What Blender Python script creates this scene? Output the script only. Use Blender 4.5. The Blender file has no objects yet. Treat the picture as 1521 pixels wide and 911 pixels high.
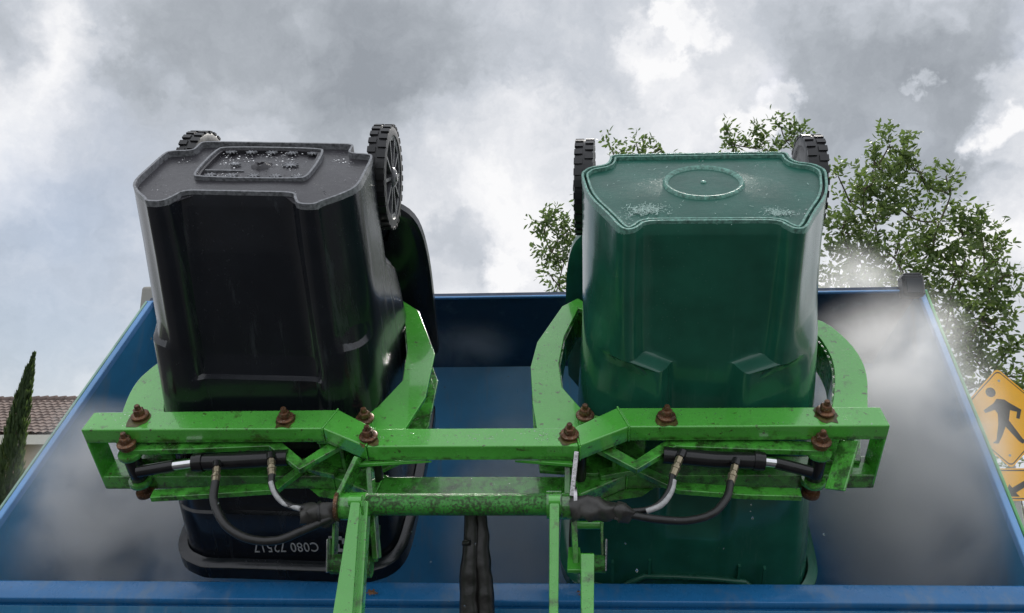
import bpy, bmesh, math, random
from mathutils import Vector, Matrix, noise
R = math.radians
random.seed(7)
S = bpy.context.scene
COL = S.collection

# ------------------------------------------------------------------ camera
EYE = Vector((0, 0, 1.75))
PITCH, YAW, F = R(14), R(3.3), 1194.0          # F in pixels of a 1521 px wide picture
FW = Vector((-math.sin(YAW)*math.cos(PITCH), math.cos(YAW)*math.cos(PITCH), math.sin(PITCH)))
RT = Vector((math.cos(YAW), math.sin(YAW), 0))
UP = RT.cross(FW)
cd = bpy.data.cameras.new('camera'); cam = bpy.data.objects.new('camera', cd); COL.objects.link(cam)
cam.matrix_world = Matrix.Translation(EYE) @ Matrix((RT, UP, -FW)).transposed().to_4x4()
cd.sensor_width = 36; cd.lens = 36*F/1521.0; cd.clip_end = 3000; cd.clip_start = .02
S.camera = cam

def ray(px, py): return FW + RT*((px-760.5)/F) - UP*((py-455.5)/F)
def at(px, py, Y):                       # the point at forward distance Y seen at a pixel
    r = ray(px, py); return EYE + r*(Y/r.y)

# ------------------------------------------------------------------ world
SUN_EL, SUN_AZ = R(43), R(14)            # behind the bins, high and a little to the right
w = bpy.data.worlds.new('World'); S.world = w; w.use_nodes = True
nt = w.node_tree; N = nt.nodes; L = nt.links
for n in list(N): N.remove(n)
def nd(t, **k):
    n = N.new(t)
    for a, b in k.items(): setattr(n, a, b)
    return n
def mth(op, a, b=None, c=None, clamp=False):
    n = N.new('ShaderNodeMath'); n.operation = op; n.use_clamp = clamp
    for i, v in enumerate((a, b, c)):
        if v is None: continue
        if isinstance(v, (int, float)): n.inputs[i].default_value = v
        else: L.new(v, n.inputs[i])
    return n.outputs[0]
out = nd('ShaderNodeOutputWorld'); bg = nd('ShaderNodeBackground'); bg.inputs[1].default_value = .1
sky = nd('ShaderNodeTexSky', sky_type='NISHITA', sun_disc=False, sun_elevation=SUN_EL, sun_rotation=SUN_AZ)
tc = nd('ShaderNodeTexCoord')
def noise_w(scale, detail, rough, vec, dist=0.0):
    n = nd('ShaderNodeTexNoise'); n.inputs['Scale'].default_value = scale; n.inputs['Detail'].default_value = detail
    n.inputs['Roughness'].default_value = rough; n.inputs['Distortion'].default_value = dist; L.new(vec, n.inputs['Vector']); return n
n1 = noise_w(3.2, 7, .60, tc.outputs['Generated'])
vs = nd('ShaderNodeVectorMath', operation='SUBTRACT'); L.new(n1.outputs['Color'], vs.inputs[0]); vs.inputs[1].default_value = (.5, .5, .5)
vm = nd('ShaderNodeVectorMath', operation='SCALE'); L.new(vs.outputs[0], vm.inputs[0]); vm.inputs['Scale'].default_value = .22
va = nd('ShaderNodeVectorMath', operation='ADD'); L.new(tc.outputs['Generated'], va.inputs[0]); L.new(vm.outputs[0], va.inputs[1])
n1b = noise_w(14, 6, .62, tc.outputs['Generated']); vs2 = nd('ShaderNodeVectorMath', operation='SUBTRACT'); L.new(n1b.outputs['Color'], vs2.inputs[0]); vs2.inputs[1].default_value = (.5, .5, .5)
vm2 = nd('ShaderNodeVectorMath', operation='SCALE'); L.new(vs2.outputs[0], vm2.inputs[0]); vm2.inputs['Scale'].default_value = .10
va2 = nd('ShaderNodeVectorMath', operation='ADD'); L.new(va.outputs[0], va2.inputs[0]); L.new(vm2.outputs[0], va2.inputs[1])
wd = va2.outputs[0]
n2 = noise_w(4.6, 10, .58, wd, .3); n3 = noise_w(13.0, 8, .62, wd)
# banks of thick (dark) and thin (bright) cloud: pixel, radius, amount
BANKS = [(450, 50, .24, -.50), (250, 110, .14, -.22), (600, 110, .16, -.34), (520, 200, .10, -.12), (760, 20, .12, -.16), (70, 150, .13, .30), (110, 50, .07, .34), (5, 10, .06, -.45),
         (330, 240, .13, .24), (640, 290, .14, .22), (740, 230, .12, .14), (20, 320, .055, -.32), (780, 360, .12, .24), (670, 370, .05, -.30), (715, 400, .035, .25),
         (880, 120, .10, -.18), (980, 50, .05, .34), (1020, 15, .04, .40), (1060, 110, .06, .16), (1135, 125, .035, .55), (1120, 165, .030, .5), (1085, 175, .03, .3), (1000, 90, .05, .2), (1060, 220, .08, .2),
         (1230, 60, .12, -.34), (1300, 180, .19, -.42), (1420, 230, .09, -.22), (1440, 50, .09, -.28),
         (1345, 100, .018, .5), (1320, 120, .014, .35), (1500, 120, .05, .5), (1455, 165, .035, .45), (1500, 190, .05, .40), (1440, 190, .02, .3), (1430, 330, .06, .22), (1510, 330, .09, .3), (1330, 330, .08, .1),
         (1290, 10, .05, .22), (1380, 5, .03, .2), (150, 560, .20, -.08), (120, 420, .18, .02)]
acc = mth('MULTIPLY_ADD', n2.outputs[0], 1.15, .055)
acc = mth('ADD', acc, mth('MULTIPLY_ADD', n3.outputs[0], .42, -.21))
for px, py, r, amp in BANKS:
    amp *= .72 if r < .055 else (.80 if amp < 0 else .90)
    d = ray(px, py).normalized()
    vd = nd('ShaderNodeVectorMath', operation='DISTANCE'); L.new(wd, vd.inputs[0]); vd.inputs[1].default_value = d
    mr = nd('ShaderNodeMapRange', interpolation_type='SMOOTHSTEP'); L.new(vd.outputs['Value'], mr.inputs[0])
    mr.inputs[1].default_value = r*(.55 if r < .055 else .15); mr.inputs[2].default_value = r*(1.0 if r < .055 else 1.15); mr.inputs[3].default_value = amp; mr.inputs[4].default_value = 0
    acc = mth('ADD', acc, mr.outputs[0])
cr = nd('ShaderNodeValToRGB'); L.new(acc, cr.inputs[0])
el = cr.color_ramp.elements
el[0].position = .0; el[0].color = (2.7, 2.95, 3.3, 1)
el[1].position = 1.0; el[1].color = (8.4, 8.4, 8.5, 1)
for p, c in ((.28, (3.8, 4.1, 4.5)), (.50, (5.0, 5.3, 5.8)), (.68, (6.2, 6.4, 6.8)), (.84, (7.3, 7.4, 7.7))):
    e = el.new(p); e.color = (*c, 1)
mx = nd('ShaderNodeMix', data_type='RGBA'); L.new(sky.outputs[0], mx.inputs[6]); L.new(cr.outputs[0], mx.inputs[7])
# holes in the cloud low on the left, where the blue shows palely
hole = None
for px, py, r, amp in ((110, 300, .20, .38), (60, 460, .22, .34), (170, 380, .16, .3), (1290, 260, .10, .10), (1521, 20, .05, .4), (1120, 90, .04, .25)):
    d = ray(px, py).normalized()
    vd = nd('ShaderNodeVectorMath', operation='DISTANCE'); L.new(wd, vd.inputs[0]); vd.inputs[1].default_value = d
    mr = nd('ShaderNodeMapRange', interpolation_type='SMOOTHSTEP'); L.new(vd.outputs['Value'], mr.inputs[0])
    mr.inputs[1].default_value = 0; mr.inputs[2].default_value = r; mr.inputs[3].default_value = amp; mr.inputs[4].default_value = 0
    hole = mr.outputs[0] if hole is None else mth('MAXIMUM', hole, mr.outputs[0])
L.new(mth('SUBTRACT', 1.0, hole), mx.inputs[0])
sx = nd('ShaderNodeSeparateXYZ'); L.new(tc.outputs['Generated'], sx.inputs[0])
def mrw(v, a, b, c, d):
    m_ = nd('ShaderNodeMapRange', interpolation_type='SMOOTHSTEP'); L.new(v, m_.inputs[0])
    for i_, q_ in enumerate((a, b, c, d)): m_.inputs[i_+1].default_value = q_
    return m_.outputs[0]
boost = mth('MULTIPLY', mrw(sx.outputs[2], .62, .92, 1, 1.25), mrw(sx.outputs[1], -.5, .15, 1.35, 1))   # unseen sky overhead and behind the viewer, brightened to add fill light
vb = nd('ShaderNodeVectorMath', operation='SCALE'); L.new(mx.outputs[2], vb.inputs[0]); L.new(boost, vb.inputs['Scale'])
L.new(vb.outputs[0], bg.inputs[0]); L.new(bg.outputs[0], out.inputs[0])

sd = bpy.data.lights.new('sun', 'SUN'); sd.energy = 3.6; sd.angle = R(10); sd.color = (1, .96, .9)
sun = bpy.data.objects.new('sun', sd); COL.objects.link(sun)
sdir = Vector((math.sin(SUN_AZ)*math.cos(SUN_EL), math.cos(SUN_AZ)*math.cos(SUN_EL), math.sin(SUN_EL)))
sun.rotation_euler = sdir.to_track_quat('Z', 'Y').to_euler()
S.view_settings.view_transform = 'Standard'; S.view_settings.look = 'None'; S.view_settings.gamma = 1
S.view_settings.exposure = 0.2; S.view_settings.use_curve_mapping = False
S.cycles.volume_step_rate = 1.5; S.cycles.volume_max_steps = 96; S.cycles.volume_bounces = 4

# ------------------------------------------------------------------ materials
class NT:
    def __init__(s, name):
        s.m = bpy.data.materials.new(name); s.m.use_nodes = True; s.t = s.m.node_tree
        s.b = s.t.nodes['Principled BSDF']; s.o = s.t.nodes['Material Output']
    def n(s, t, **k):
        n = s.t.nodes.new(t)
        for a, b in k.items(): setattr(n, a, b)
        return n
    def l(s, a, b): s.t.links.new(a, b)
    def noise(s, scale, detail=4, rough=.5, stretch=None, dist=0.0):
        t = s.n('ShaderNodeTexCoord'); mp = s.n('ShaderNodeMapping')
        s.l(t.outputs['Object'], mp.inputs[0])
        if stretch: mp.inputs['Scale'].default_value = stretch
        n = s.n('ShaderNodeTexNoise'); s.l(mp.outputs[0], n.inputs['Vector'])
        n.inputs['Scale'].default_value = scale; n.inputs['Detail'].default_value = detail; n.inputs['Roughness'].default_value = rough; n.inputs['Distortion'].default_value = dist
        return n.outputs[0]
    def voro(s, scale, stretch=None):
        t = s.n('ShaderNodeTexCoord'); mp = s.n('ShaderNodeMapping'); s.l(t.outputs['Object'], mp.inputs[0])
        if stretch: mp.inputs['Scale'].default_value = stretch
        n = s.n('ShaderNodeTexVoronoi'); s.l(mp.outputs[0], n.inputs['Vector']); n.inputs['Scale'].default_value = scale; return n.outputs['Distance']
    def rng(s, v, a, b, c=0, d=1):
        m = s.n('ShaderNodeMapRange'); s.l(v, m.inputs[0]); m.inputs[1].default_value = a; m.inputs[2].default_value = b; m.inputs[3].default_value = c; m.inputs[4].default_value = d; return m.outputs[0]
    def mul(s, a, b, op='MULTIPLY'):
        m = s.n('ShaderNodeMath', operation=op)
        for i, v in enumerate((a, b)):
            if isinstance(v, (int, float)): m.inputs[i].default_value = v
            else: s.l(v, m.inputs[i])
        return m.outputs[0]
    def mix(s, f, a, b):
        m = s.n('ShaderNodeMix', data_type='RGBA')
        for i, v in ((0, f), (6, a), (7, b)):
            if isinstance(v, (int, float)): m.inputs[i].default_value = v
            elif isinstance(v, tuple): m.inputs[i].default_value = (*v, 1)
            else: s.l(v, m.inputs[i])
        return m.outputs[2]
    def col(s, v):
        if isinstance(v, tuple): s.b.inputs['Base Color'].default_value = (*v, 1)
        else: s.l(v, s.b.inputs['Base Color'])
    def set(s, **k):
        for a, v in k.items():
            i = s.b.inputs[a.replace('_', ' ')]
            if isinstance(v, (int, float, tuple)): i.default_value = v
            else: s.l(v, i)
    def bump(s, h, strength=.2, dist=.002):
        b = s.n('ShaderNodeBump'); b.inputs['Strength'].default_value = strength; b.inputs['Distance'].default_value = dist; s.l(h, b.inputs['Height']); s.l(b.outputs[0], s.b.inputs['Normal'])

def mat_plain(name, c, rough=.5, metal=0, var=.25, scale=20, bump=.1):
    m = NT(name); n = m.noise(scale, 5, .6)
    dk = tuple(x*(1-var) for x in c); lt = tuple(min(1, x*(1+var)) for x in c)
    m.col(m.mix(m.rng(n, .3, .7), dk, lt)); m.set(Roughness=m.rng(n, .3, .7, rough*.8, min(1, rough*1.2)), Metallic=metal)
    m.bump(n, bump); return m.m

def mat_green_paint(name='green_paint', dirt=0.0):
    m = NT(name)
    big = m.noise(7, 3, .5); fine = m.noise(60, 6, .65); drops = m.voro(170); wet = m.noise(9, 3, .5)
    c = m.mix(m.rng(big, .3, .7), (.078, .42, .045), (.105, .51, .062))
    c = m.mix(m.rng(m.noise(13, 8, .7), .60, .68), c, (.06, .17, .02))        # worn, mossy
    c = m.mix(m.mul(m.rng(m.noise(22, 8, .75), .58, .68), .28), c, (.035, .11, .02))
    if dirt: c = m.mix(m.mul(m.rng(m.noise(26, 9, .75), .62-.16*dirt, .70-.12*dirt), .85), c, (.022, .05, .014)); c = m.mix(m.mul(m.rng(m.noise(5, 3, .5), .4, .6), .5*dirt), c, (.03, .14, .02))
    c = m.mix(m.mul(m.rng(fine, .62, .66), .85), c, (.05, .035, .012))        # chips and grime
    t_ = m.n('ShaderNodeTexCoord'); sp_ = m.n('ShaderNodeSeparateXYZ'); m.l(t_.outputs['Object'], sp_.inputs[0])
    band = None
    for zc in (-.034, -.174):
        q = m.rng(m.mul(m.mul(sp_.outputs[2], zc, 'SUBTRACT'), 0, 'ABSOLUTE'),     .002, .0075, 1, 0); band = q if band is None else m.mul(band, q, 'MAXIMUM')
    c = m.mix(m.mul(m.mul(band, m.rng(m.noise(35, 8, .75), .42, .58)), .8), c, (.028, .05, .012))      # mossy grime along the lower edges
    m.col(c); m.set(Roughness=m.rng(fine, .3, .75, .14, .36), Coat_Weight=1.0, Coat_Roughness=.05, Specular_IOR_Level=.7)
    dr = m.mul(m.rng(drops, .0, .30, 1, 0), m.rng(wet, .47, .56))
    m.bump(m.mul(dr, m.mul(fine, .35), 'ADD'), .35, .0025); return m.m
def mat_pitted():
    m = NT('pitted_green_paint')
    a = m.noise(190, 8, .72)
    c = m.mix(m.mul(m.rng(m.mul(a, m.mul(m.noise(14, 4, .6), .5), 'ADD'), .70, .80), .85), (.055, .30, .045), (.025, .035, .014))
    m.col(c); m.set(Roughness=m.rng(a, .5, .56, .22, .75)); m.bump(a, .5, .004); return m.m
def mat_plastic(name, c, rough, scuff, streak=True, scuff_amt=.5):
    m = NT(name)
    a = m.noise(14, 4, .5); s1 = m.noise(30, 6, .7, (1, 1, .07)); f = m.noise(220, 3, .6)
    col = m.mix(m.rng(a, .3, .7), tuple(x*.82 for x in c), tuple(x*1.15 for x in c))
    if streak: col = m.mix(m.mul(m.rng(s1, .60, .78), .28*scuff_amt*2), col, scuff)
    dots = m.mul(m.rng(m.voro(95), .0, .16, 1, 0), m.rng(m.noise(8, 3), .52, .6))
    col = m.mix(m.mul(dots, .35*scuff_amt*2), col, scuff)
    m.col(col); m.set(Roughness=m.rng(s1, .3, .7, rough*.7, rough*1.4), Coat_Weight=.18, Coat_Roughness=.10)
    m.bump(m.mul(m.mul(f, .12), m.mul(dots, a, 'ADD'), 'ADD'), .18, .003); return m.m
def mat_base(name, c, scuff, amt, rough=.22):
    # underside of a bin: gritty scratches and pale scuffs
    m = NT(name)
    a = m.noise(9, 3); sc = m.noise(60, 9, .75, (1, 2.4, 1), .6); patch = m.noise(7, 3, .5)
    dots = m.mul(m.rng(m.voro(140), .0, .2, 1, 0), m.rng(m.noise(10, 4), .5, .6))
    col = m.mix(m.rng(a, .3, .7), tuple(x*.8 for x in c), tuple(x*1.2 for x in c))
    k = m.mul(m.rng(sc, .60, .66), m.rng(patch, .52, .60))
    col = m.mix(m.mul(k, amt), col, scuff); col = m.mix(m.mul(dots, amt), col, scuff)
    m.col(col); m.set(Roughness=m.rng(sc, .3, .7, rough*.8, rough*1.6), Coat_Weight=.12, Coat_Roughness=.12)
    m.bump(m.mul(m.mul(dots, 1.2), m.mul(sc, m.mul(a, 2.0), 'ADD'), 'ADD'), .20, .004); return m.m
def mat_blue(name, c, rough, dirt):
    m = NT(name)
    a = m.noise(3.5, 5, .6); s1 = m.noise(9, 8, .7, (1.4, 1.4, .22)); f = m.noise(70, 5, .7)
    col = m.mix(m.rng(a, .3, .7), tuple(x*.8 for x in c), tuple(x*1.15 for x in c))
    col = m.mix(m.mul(m.rng(s1, .53, .66), dirt), col, (.16, .22, .28))
    scr = m.noise(16, 9, .8, (.5, .5, 5), .4); scv = m.noise(20, 9, .8, (5, 5, .5), .3)
    col = m.mix(m.mul(m.mul(m.rng(scr, .64, .68), m.rng(a, .5, .6)), .55), col, (.20, .26, .30)); col = m.mix(m.mul(m.mul(m.rng(scv, .62, .68), m.rng(a, .5, .42)), .5), col, (.03, .05, .08))
    rs = m.noise(6, 9, .8); col = m.mix(m.mul(m.rng(rs, .69, .73), .8), col, (.12, .05, .025))
    col = m.mix(m.mul(m.rng(f, .66, .70), .5), col, (.05, .05, .05))
    m.col(col); m.set(Roughness=m.rng(s1, .3, .7, rough*.7, rough*1.5), Coat_Weight=.2, Coat_Roughness=.1)
    m.bump(m.mul(f, m.mul(m.rng(m.voro(60), 0, .25, 1, 0), m.rng(a, .5, .6)), 'ADD'), .22, .002); return m.m
def mat_rust():
    m = NT('rusty_steel'); a = m.noise(55, 7, .7); b = m.noise(300, 3, .6)
    c = m.mix(m.rng(a, .38, .62), (.06, .028, .016), (.22, .10, .045)); c = m.mix(m.rng(b, .55, .7), c, (.30, .24, .18))
    m.col(c); m.set(Roughness=.42, Metallic=.45); m.bump(a, .6, .002); return m.m
def mat_steam(name, dens, seed, scale=4.0, lo=.37, hi=.60, inside=True):
    m = NT(name); m.t.nodes.remove(m.b)
    t = m.n('ShaderNodeTexCoord'); ln = m.n('ShaderNodeVectorMath', operation='LENGTH'); m.l(t.outputs['Object'], ln.inputs[0])
    fall = m.n('ShaderNodeMapRange', interpolation_type='SMOOTHSTEP'); m.l(ln.outputs['Value'], fall.inputs[0])
    fall.inputs[1].default_value = .15; fall.inputs[2].default_value = .97; fall.inputs[3].default_value = 1; fall.inputs[4].default_value = 0
    ge = m.n('ShaderNodeNewGeometry'); mp = m.n('ShaderNodeMapping'); m.l(ge.outputs['Position'], mp.inputs[0]); mp.inputs['Location'].default_value = (seed, seed*2.3, 0)
    n = m.n('ShaderNodeTexNoise'); m.l(mp.outputs[0], n.inputs['Vector']); n.inputs['Scale'].default_value = scale; n.inputs['Detail'].default_value = 6; n.inputs['Roughness'].default_value = .62; n.inputs['Distortion'].default_value = .6
    k = m.mul(fall.outputs[0], m.rng(n.outputs[0], lo, hi)); k = m.mul(k, dens)
    if inside:                                                # the tank's side walls hold it in
        sp_ = m.n('ShaderNodeSeparateXYZ'); m.l(ge.outputs['Position'], sp_.inputs[0])
        k = m.mul(k, m.mul(m.rng(sp_.outputs[0], -1.44, -1.36), m.rng(sp_.outputs[0], 1.08, 1.17, 1, 0)))
    v = m.n('ShaderNodeVolumePrincipled'); v.inputs['Color'].default_value = (.98, .98, .98, 1); v.inputs['Anisotropy'].default_value = .45
    m.l(k, v.inputs['Density']); m.l(v.outputs[0], m.o.inputs['Volume']); return m.m
def mat_leaf(name, c1, c2, c3):
    m = NT(name); oi = m.n('ShaderNodeNewGeometry')
    col = m.mix(m.rng(oi.outputs['Random Per Island'], 0, .6), c1, c2); col = m.mix(m.rng(oi.outputs['Random Per Island'], .75, 1), col, c3)
    m.col(col); m.set(Roughness=.45)
    tr = m.n('ShaderNodeBsdfTranslucent'); m.l(m.mix(.5, col, (.16, .25, .04)), tr.inputs[0]); ms = m.n('ShaderNodeMixShader'); ms.inputs[0].default_value = .45
    m.l(m.b.outputs[0], ms.inputs[1]); m.l(tr.outputs[0], ms.inputs[2]); m.l(ms.outputs[0], m.o.inputs['Surface']); return m.m

M = dict(
    green2=mat_green_paint('grimy_green_paint', 1.0),
    mint_trim=mat_plain('pale_mint_trim', (.30, .48, .38), .35, 0, .2, 10, .1),
    stain=mat_plain('rust_stained_paint', (.085, .075, .02), .4, 0, .7, 90, .3),
    green=mat_green_paint(), pitted=mat_pitted(), rust=mat_rust(),
    black_bin=mat_plastic('black_plastic', (.010, .012, .017), .22, (.16, .18, .20), True, .45),
    black_base=mat_base('scuffed_black_plastic', (.036, .034, .040), (.6, .6, .62), .8, .28),
    black_edge=mat_plain('worn_black_edge', (.20, .205, .22), .35, 0, .6, 140, .4),
    green_bin=mat_plastic('green_plastic', (.018, .125, .082), .17, (.12, .26, .20), True, .6),
    green_base=mat_base('scuffed_green_plastic', (.010, .105, .075), (.42, .62, .56), .6, .34),
    green_edge=mat_plain('worn_green_edge', (.15, .33, .27), .35, 0, .6, 140, .4),
    rubber=mat_plain('tyre_plastic', (.016, .016, .018), .38, 0, .3, 40, .2),
    rimm=mat_plain('wet_grey_plastic', (.10, .10, .11), .25, 0, .4, 60, .3),
    hose=mat_plain('black_rubber', (.018, .018, .018), .35, 0, .4, 90, .3),
    whitehose=mat_plain('white_hose_label', (.42, .42, .42), .35, 0, .3, 90, .2),
    blackpaint=mat_plain('black_paint', (.010, .010, .011), .22, 0, .4, 30, .1),
    chrome=mat_plain('chrome', (.75, .75, .77), .12, 1, .05, 30, .02),
    fitting=mat_plain('dull_zinc', (.34, .29, .20), .35, .8, .3, 80, .3),
    steel=mat_plain('wet_bare_steel', (.5, .48, .5), .22, .9, .3, 60, .6),
    tape=mat_plain('black_tape', (.045, .043, .04), .45, 0, .6, 30, .6),
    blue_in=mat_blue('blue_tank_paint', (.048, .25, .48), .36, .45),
    hood=mat_blue('shaded_hood_blue', (.022, .042, .085), .38, .35),  # shade under the overhang put into the hood's darker colour
    blue_lip=mat_blue('blue_rim_paint', (.018, .16, .40), .26, .45),
    blue_front=mat_blue('blue_panel_paint', (.014, .15, .31), .28, .45),
    blue_edge=mat_blue('sky_sheen_edge_blue', (.15, .36, .70), .3, .2),  # sky reflection on the edges put into this pale colour
    green_edge_trim=mat_plain('light_green_trim', (.10, .42, .12), .35, 0, .2, 10, .1),
    text=mat_plain('white_print', (.42, .43, .45), .4, 0, .3, 120, .1),
    stucco=mat_plain('beige_stucco', (.42, .33, .23), .9, 0, .08, 40, .3),
    fascia=mat_plain('white_fascia', (.62, .60, .55), .7, 0, .05, 10, .05),
    tile=mat_plain('brown_roof_tile', (.15, .11, .095), .8, 0, .4, 3, .2),
    bark=mat_plain('bark', (.10, .075, .055), .9, 0, .4, 12, .6),
    asphalt=mat_plain('asphalt', (.05, .05, .052), .9, 0, .25, 60, .5),
    concrete=mat_plain('concrete', (.35, .34, .31), .85, 0, .12, 20, .2),
    turf=mat_plain('lawn', (.05, .09, .025), .95, 0, .4, 8, .6),
    grime=mat_plain('greasy_black', (.012, .011, .010), .35, 0, .7, 40, .8),
    sign=mat_plain('yellow_sign_face', (.95, .47, .010), .35, 0, .04, 5, .02),
    signblack=mat_plain('black_sign_ink', (.02, .018, .016), .4, 0, .2, 10, .02),
    galv=mat_plain('galvanised_post', (.35, .35, .34), .5, .6, .1, 20, .1),
    lamp=mat_plain('dark_lamp_box', (.035, .036, .038), .3, .2, .3, 30, .2),
    glass=mat_plain('dark_glass', (.03, .035, .04), .05, 0, .1, 5, .0),
    brown=mat_plain('white_wood_trim', (.5, .46, .4), .7, 0, .05, 5, .05),
)
def mat_water():
    m = NT('water'); m.b.inputs['Base Color'].default_value = (1, 1, 1, 1); m.b.inputs['Roughness'].default_value = .02; m.b.inputs['IOR'].default_value = 1.33; m.b.inputs['Transmission Weight'].default_value = 1; return m.m
M['water'] = mat_water()

# ------------------------------------------------------------------ mesh helpers
class MB:
    def __init__(s): s.v = []; s.f = []
    def add(s, vs, fs):
        o = len(s.v); s.v += [Vector(v) for v in vs]; s.f += [[i+o for i in f] for f in fs]; return s
    def box(s, a, b):
        x0, y0, z0 = a; x1, y1, z1 = b
        return s.add([(x0,y0,z0),(x1,y0,z0),(x1,y1,z0),(x0,y1,z0),(x0,y0,z1),(x1,y0,z1),(x1,y1,z1),(x0,y1,z1)],
                     [(0,3,2,1),(4,5,6,7),(0,1,5,4),(1,2,6,5),(2,3,7,6),(3,0,4,7)])
    def prism(s, poly, z0, z1, T=None):
        if sum(poly[i][0]*poly[(i+1) % len(poly)][1]-poly[(i+1) % len(poly)][0]*poly[i][1] for i in range(len(poly))) < 0: poly = poly[::-1]
        n = len(poly); vs = [Vector((x, y, z0)) for x, y in poly]+[Vector((x, y, z1)) for x, y in poly]
        if T is not None: vs = [T @ v for v in vs]
        return s.add(vs, [list(range(n))[::-1], list(range(n, 2*n))]+[[i, (i+1) % n, n+(i+1) % n, n+i] for i in range(n)])
    def bar(s, p, q, wx, wy, ref=Vector((0, 1, 0))):         # a flat bar from p to q, wx across, wy along ref
        p = Vector(p); q = Vector(q); d = (q-p).normalized(); e = ref-d*ref.dot(d); e.normalize(); c = d.cross(e)
        vs = [a+c*(i*wx/2)+e*(j*wy/2) for a in (p, q) for i, j in ((-1,-1),(1,-1),(1,1),(-1,1))]
        return s.add(vs, [(0,1,2,3),(7,6,5,4),(0,4,5,1),(1,5,6,2),(2,6,7,3),(3,7,4,0)])
    def tube(s, pts, r, seg=12, cap=True, smooth=0):
        pts = [Vector(p) for p in pts]
        rs = r if isinstance(r, (list, tuple)) else [r]*len(pts)
        if smooth:
            P = []; Q = []
            for i in range(len(pts)-1):
                a, b, c, d = pts[max(i-1, 0)], pts[i], pts[i+1], pts[min(i+2, len(pts)-1)]
                for k in range(smooth):
                    t = k/smooth; P.append(.5*((2*b)+(c-a)*t+(2*a-5*b+4*c-d)*t*t+(3*b-a-3*c+d)*t**3)); Q.append(rs[i]*(1-t)+rs[i+1]*t)
            P.append(pts[-1]); Q.append(rs[-1]); pts, rs = P, Q
        o = len(s.v); n = len(pts); u = None
        for i, p in enumerate(pts):
            t = (pts[min(i+1, n-1)]-pts[max(i-1, 0)]).normalized()
            if u is None: u = t.orthogonal().normalized()
            else: u = (u-t*u.dot(t)).normalized()
            v = t.cross(u)
            for k in range(seg):
                a = 2*math.pi*k/seg; s.v.append(p+(u*math.cos(a)+v*math.sin(a))*rs[i])
        for i in range(n-1):
            for k in range(seg):
                a = o+i*seg+k; b = o+i*seg+(k+1) % seg; s.f.append([a, b, b+seg, a+seg])
        if cap: s.f.append([o+k for k in range(seg)][::-1]); s.f.append([o+(n-1)*seg+k for k in range(seg)])
        return s
    def lathe(s, prof, T=Matrix(), seg=32):                   # prof: (r, h) about local z
        o = len(s.v); n = len(prof)
        for r, h in prof:
            for k in range(seg):
                a = 2*math.pi*k/seg; s.v.append(T @ Vector((r*math.cos(a), r*math.sin(a), h)))
        for i in range(n-1):
            for k in range(seg):
                a = o+i*seg+k; b = o+i*seg+(k+1) % seg; s.f.append([a, b, b+seg, a+seg])
        if prof[0][0] > 1e-5: s.f.append([o+k for k in range(seg)][::-1])
        if prof[-1][0] > 1e-5: s.f.append([o+(n-1)*seg+k for k in range(seg)])
        return s
    def loft(s, rings, cap0=False, cap1=False):
        o = len(s.v); n = len(rings[0])
        for r in rings: s.v += [Vector(p) for p in r]
        for i in range(len(rings)-1):
            for k in range(n):
                a = o+i*n+k; b = o+i*n+(k+1) % n; s.f.append([a, b, b+n, a+n])
        if cap0: s.f.append([o+k for k in range(n)][::-1])
        if cap1: s.f.append([o+(len(rings)-1)*n+k for k in range(n)])
        return s
    def build(s, name, mat, parent=None, smooth=None, bevel=0, seg=2, fix=True):
        me = bpy.data.meshes.new(name); me.from_pydata(s.v, [], s.f); me.materials.append(mat)
        if fix:
            bm = bmesh.new(); bm.from_mesh(me); bmesh.ops.recalc_face_normals(bm, faces=bm.faces); bm.to_mesh(me); bm.free()
        o = bpy.data.objects.new(name, me); COL.objects.link(o); o.parent = parent
        if bevel:
            b = o.modifiers.new('bevel', 'BEVEL'); b.width = bevel; b.segments = seg; b.limit_method = 'ANGLE'; b.angle_limit = R(35); b.harden_normals = True
        if smooth is not None or bevel:
            me.shade_smooth()
            a = R(smooth if smooth is not None else 35)
            bm = bmesh.new(); bm.from_mesh(me)
            for e in bm.edges:
                e.smooth = not (len(e.link_faces) != 2 or e.calc_face_angle(0) > a)
            bm.to_mesh(me); bm.free()
        return o
def empty(name, loc, rot=(0, 0, 0)):
    o = bpy.data.objects.new(name, None); COL.objects.link(o); o.location = loc; o.rotation_euler = rot; o.empty_display_size = .1; return o
def tag(o, label=None, cat=None, group=None, kind=None):
    if label: o['label'] = label
    if cat: o['category'] = cat
    if group: o['group'] = group
    if kind: o['kind'] = kind
    return o
def chaikin(pts, n=2, q=.25):
    for _ in range(n):
        r = []
        for i in range(len(pts)):
            a = Vector(pts[i]); b = Vector(pts[(i+1) % len(pts)])
            r += [a.lerp(b, q), a.lerp(b, 1-q)]
        pts = r
    return pts
def inset(pts, d):                                            # move a closed 2-D outline inwards
    n = len(pts); c = sum((Vector(p[:2]) for p in pts), Vector((0, 0)))/n; r = []
    ar = sum(pts[i][0]*pts[(i+1) % n][1]-pts[(i+1) % n][0]*pts[i][1] for i in range(n)); sg = 1 if ar > 0 else -1
    for i in range(n):
        a = Vector(pts[i-1][:2]); b = Vector(pts[(i+1) % n][:2]); t = (b-a).normalized(); r.append(Vector(pts[i][:2])+Vector((-t.y, t.x))*d*sg)
    return r

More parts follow.
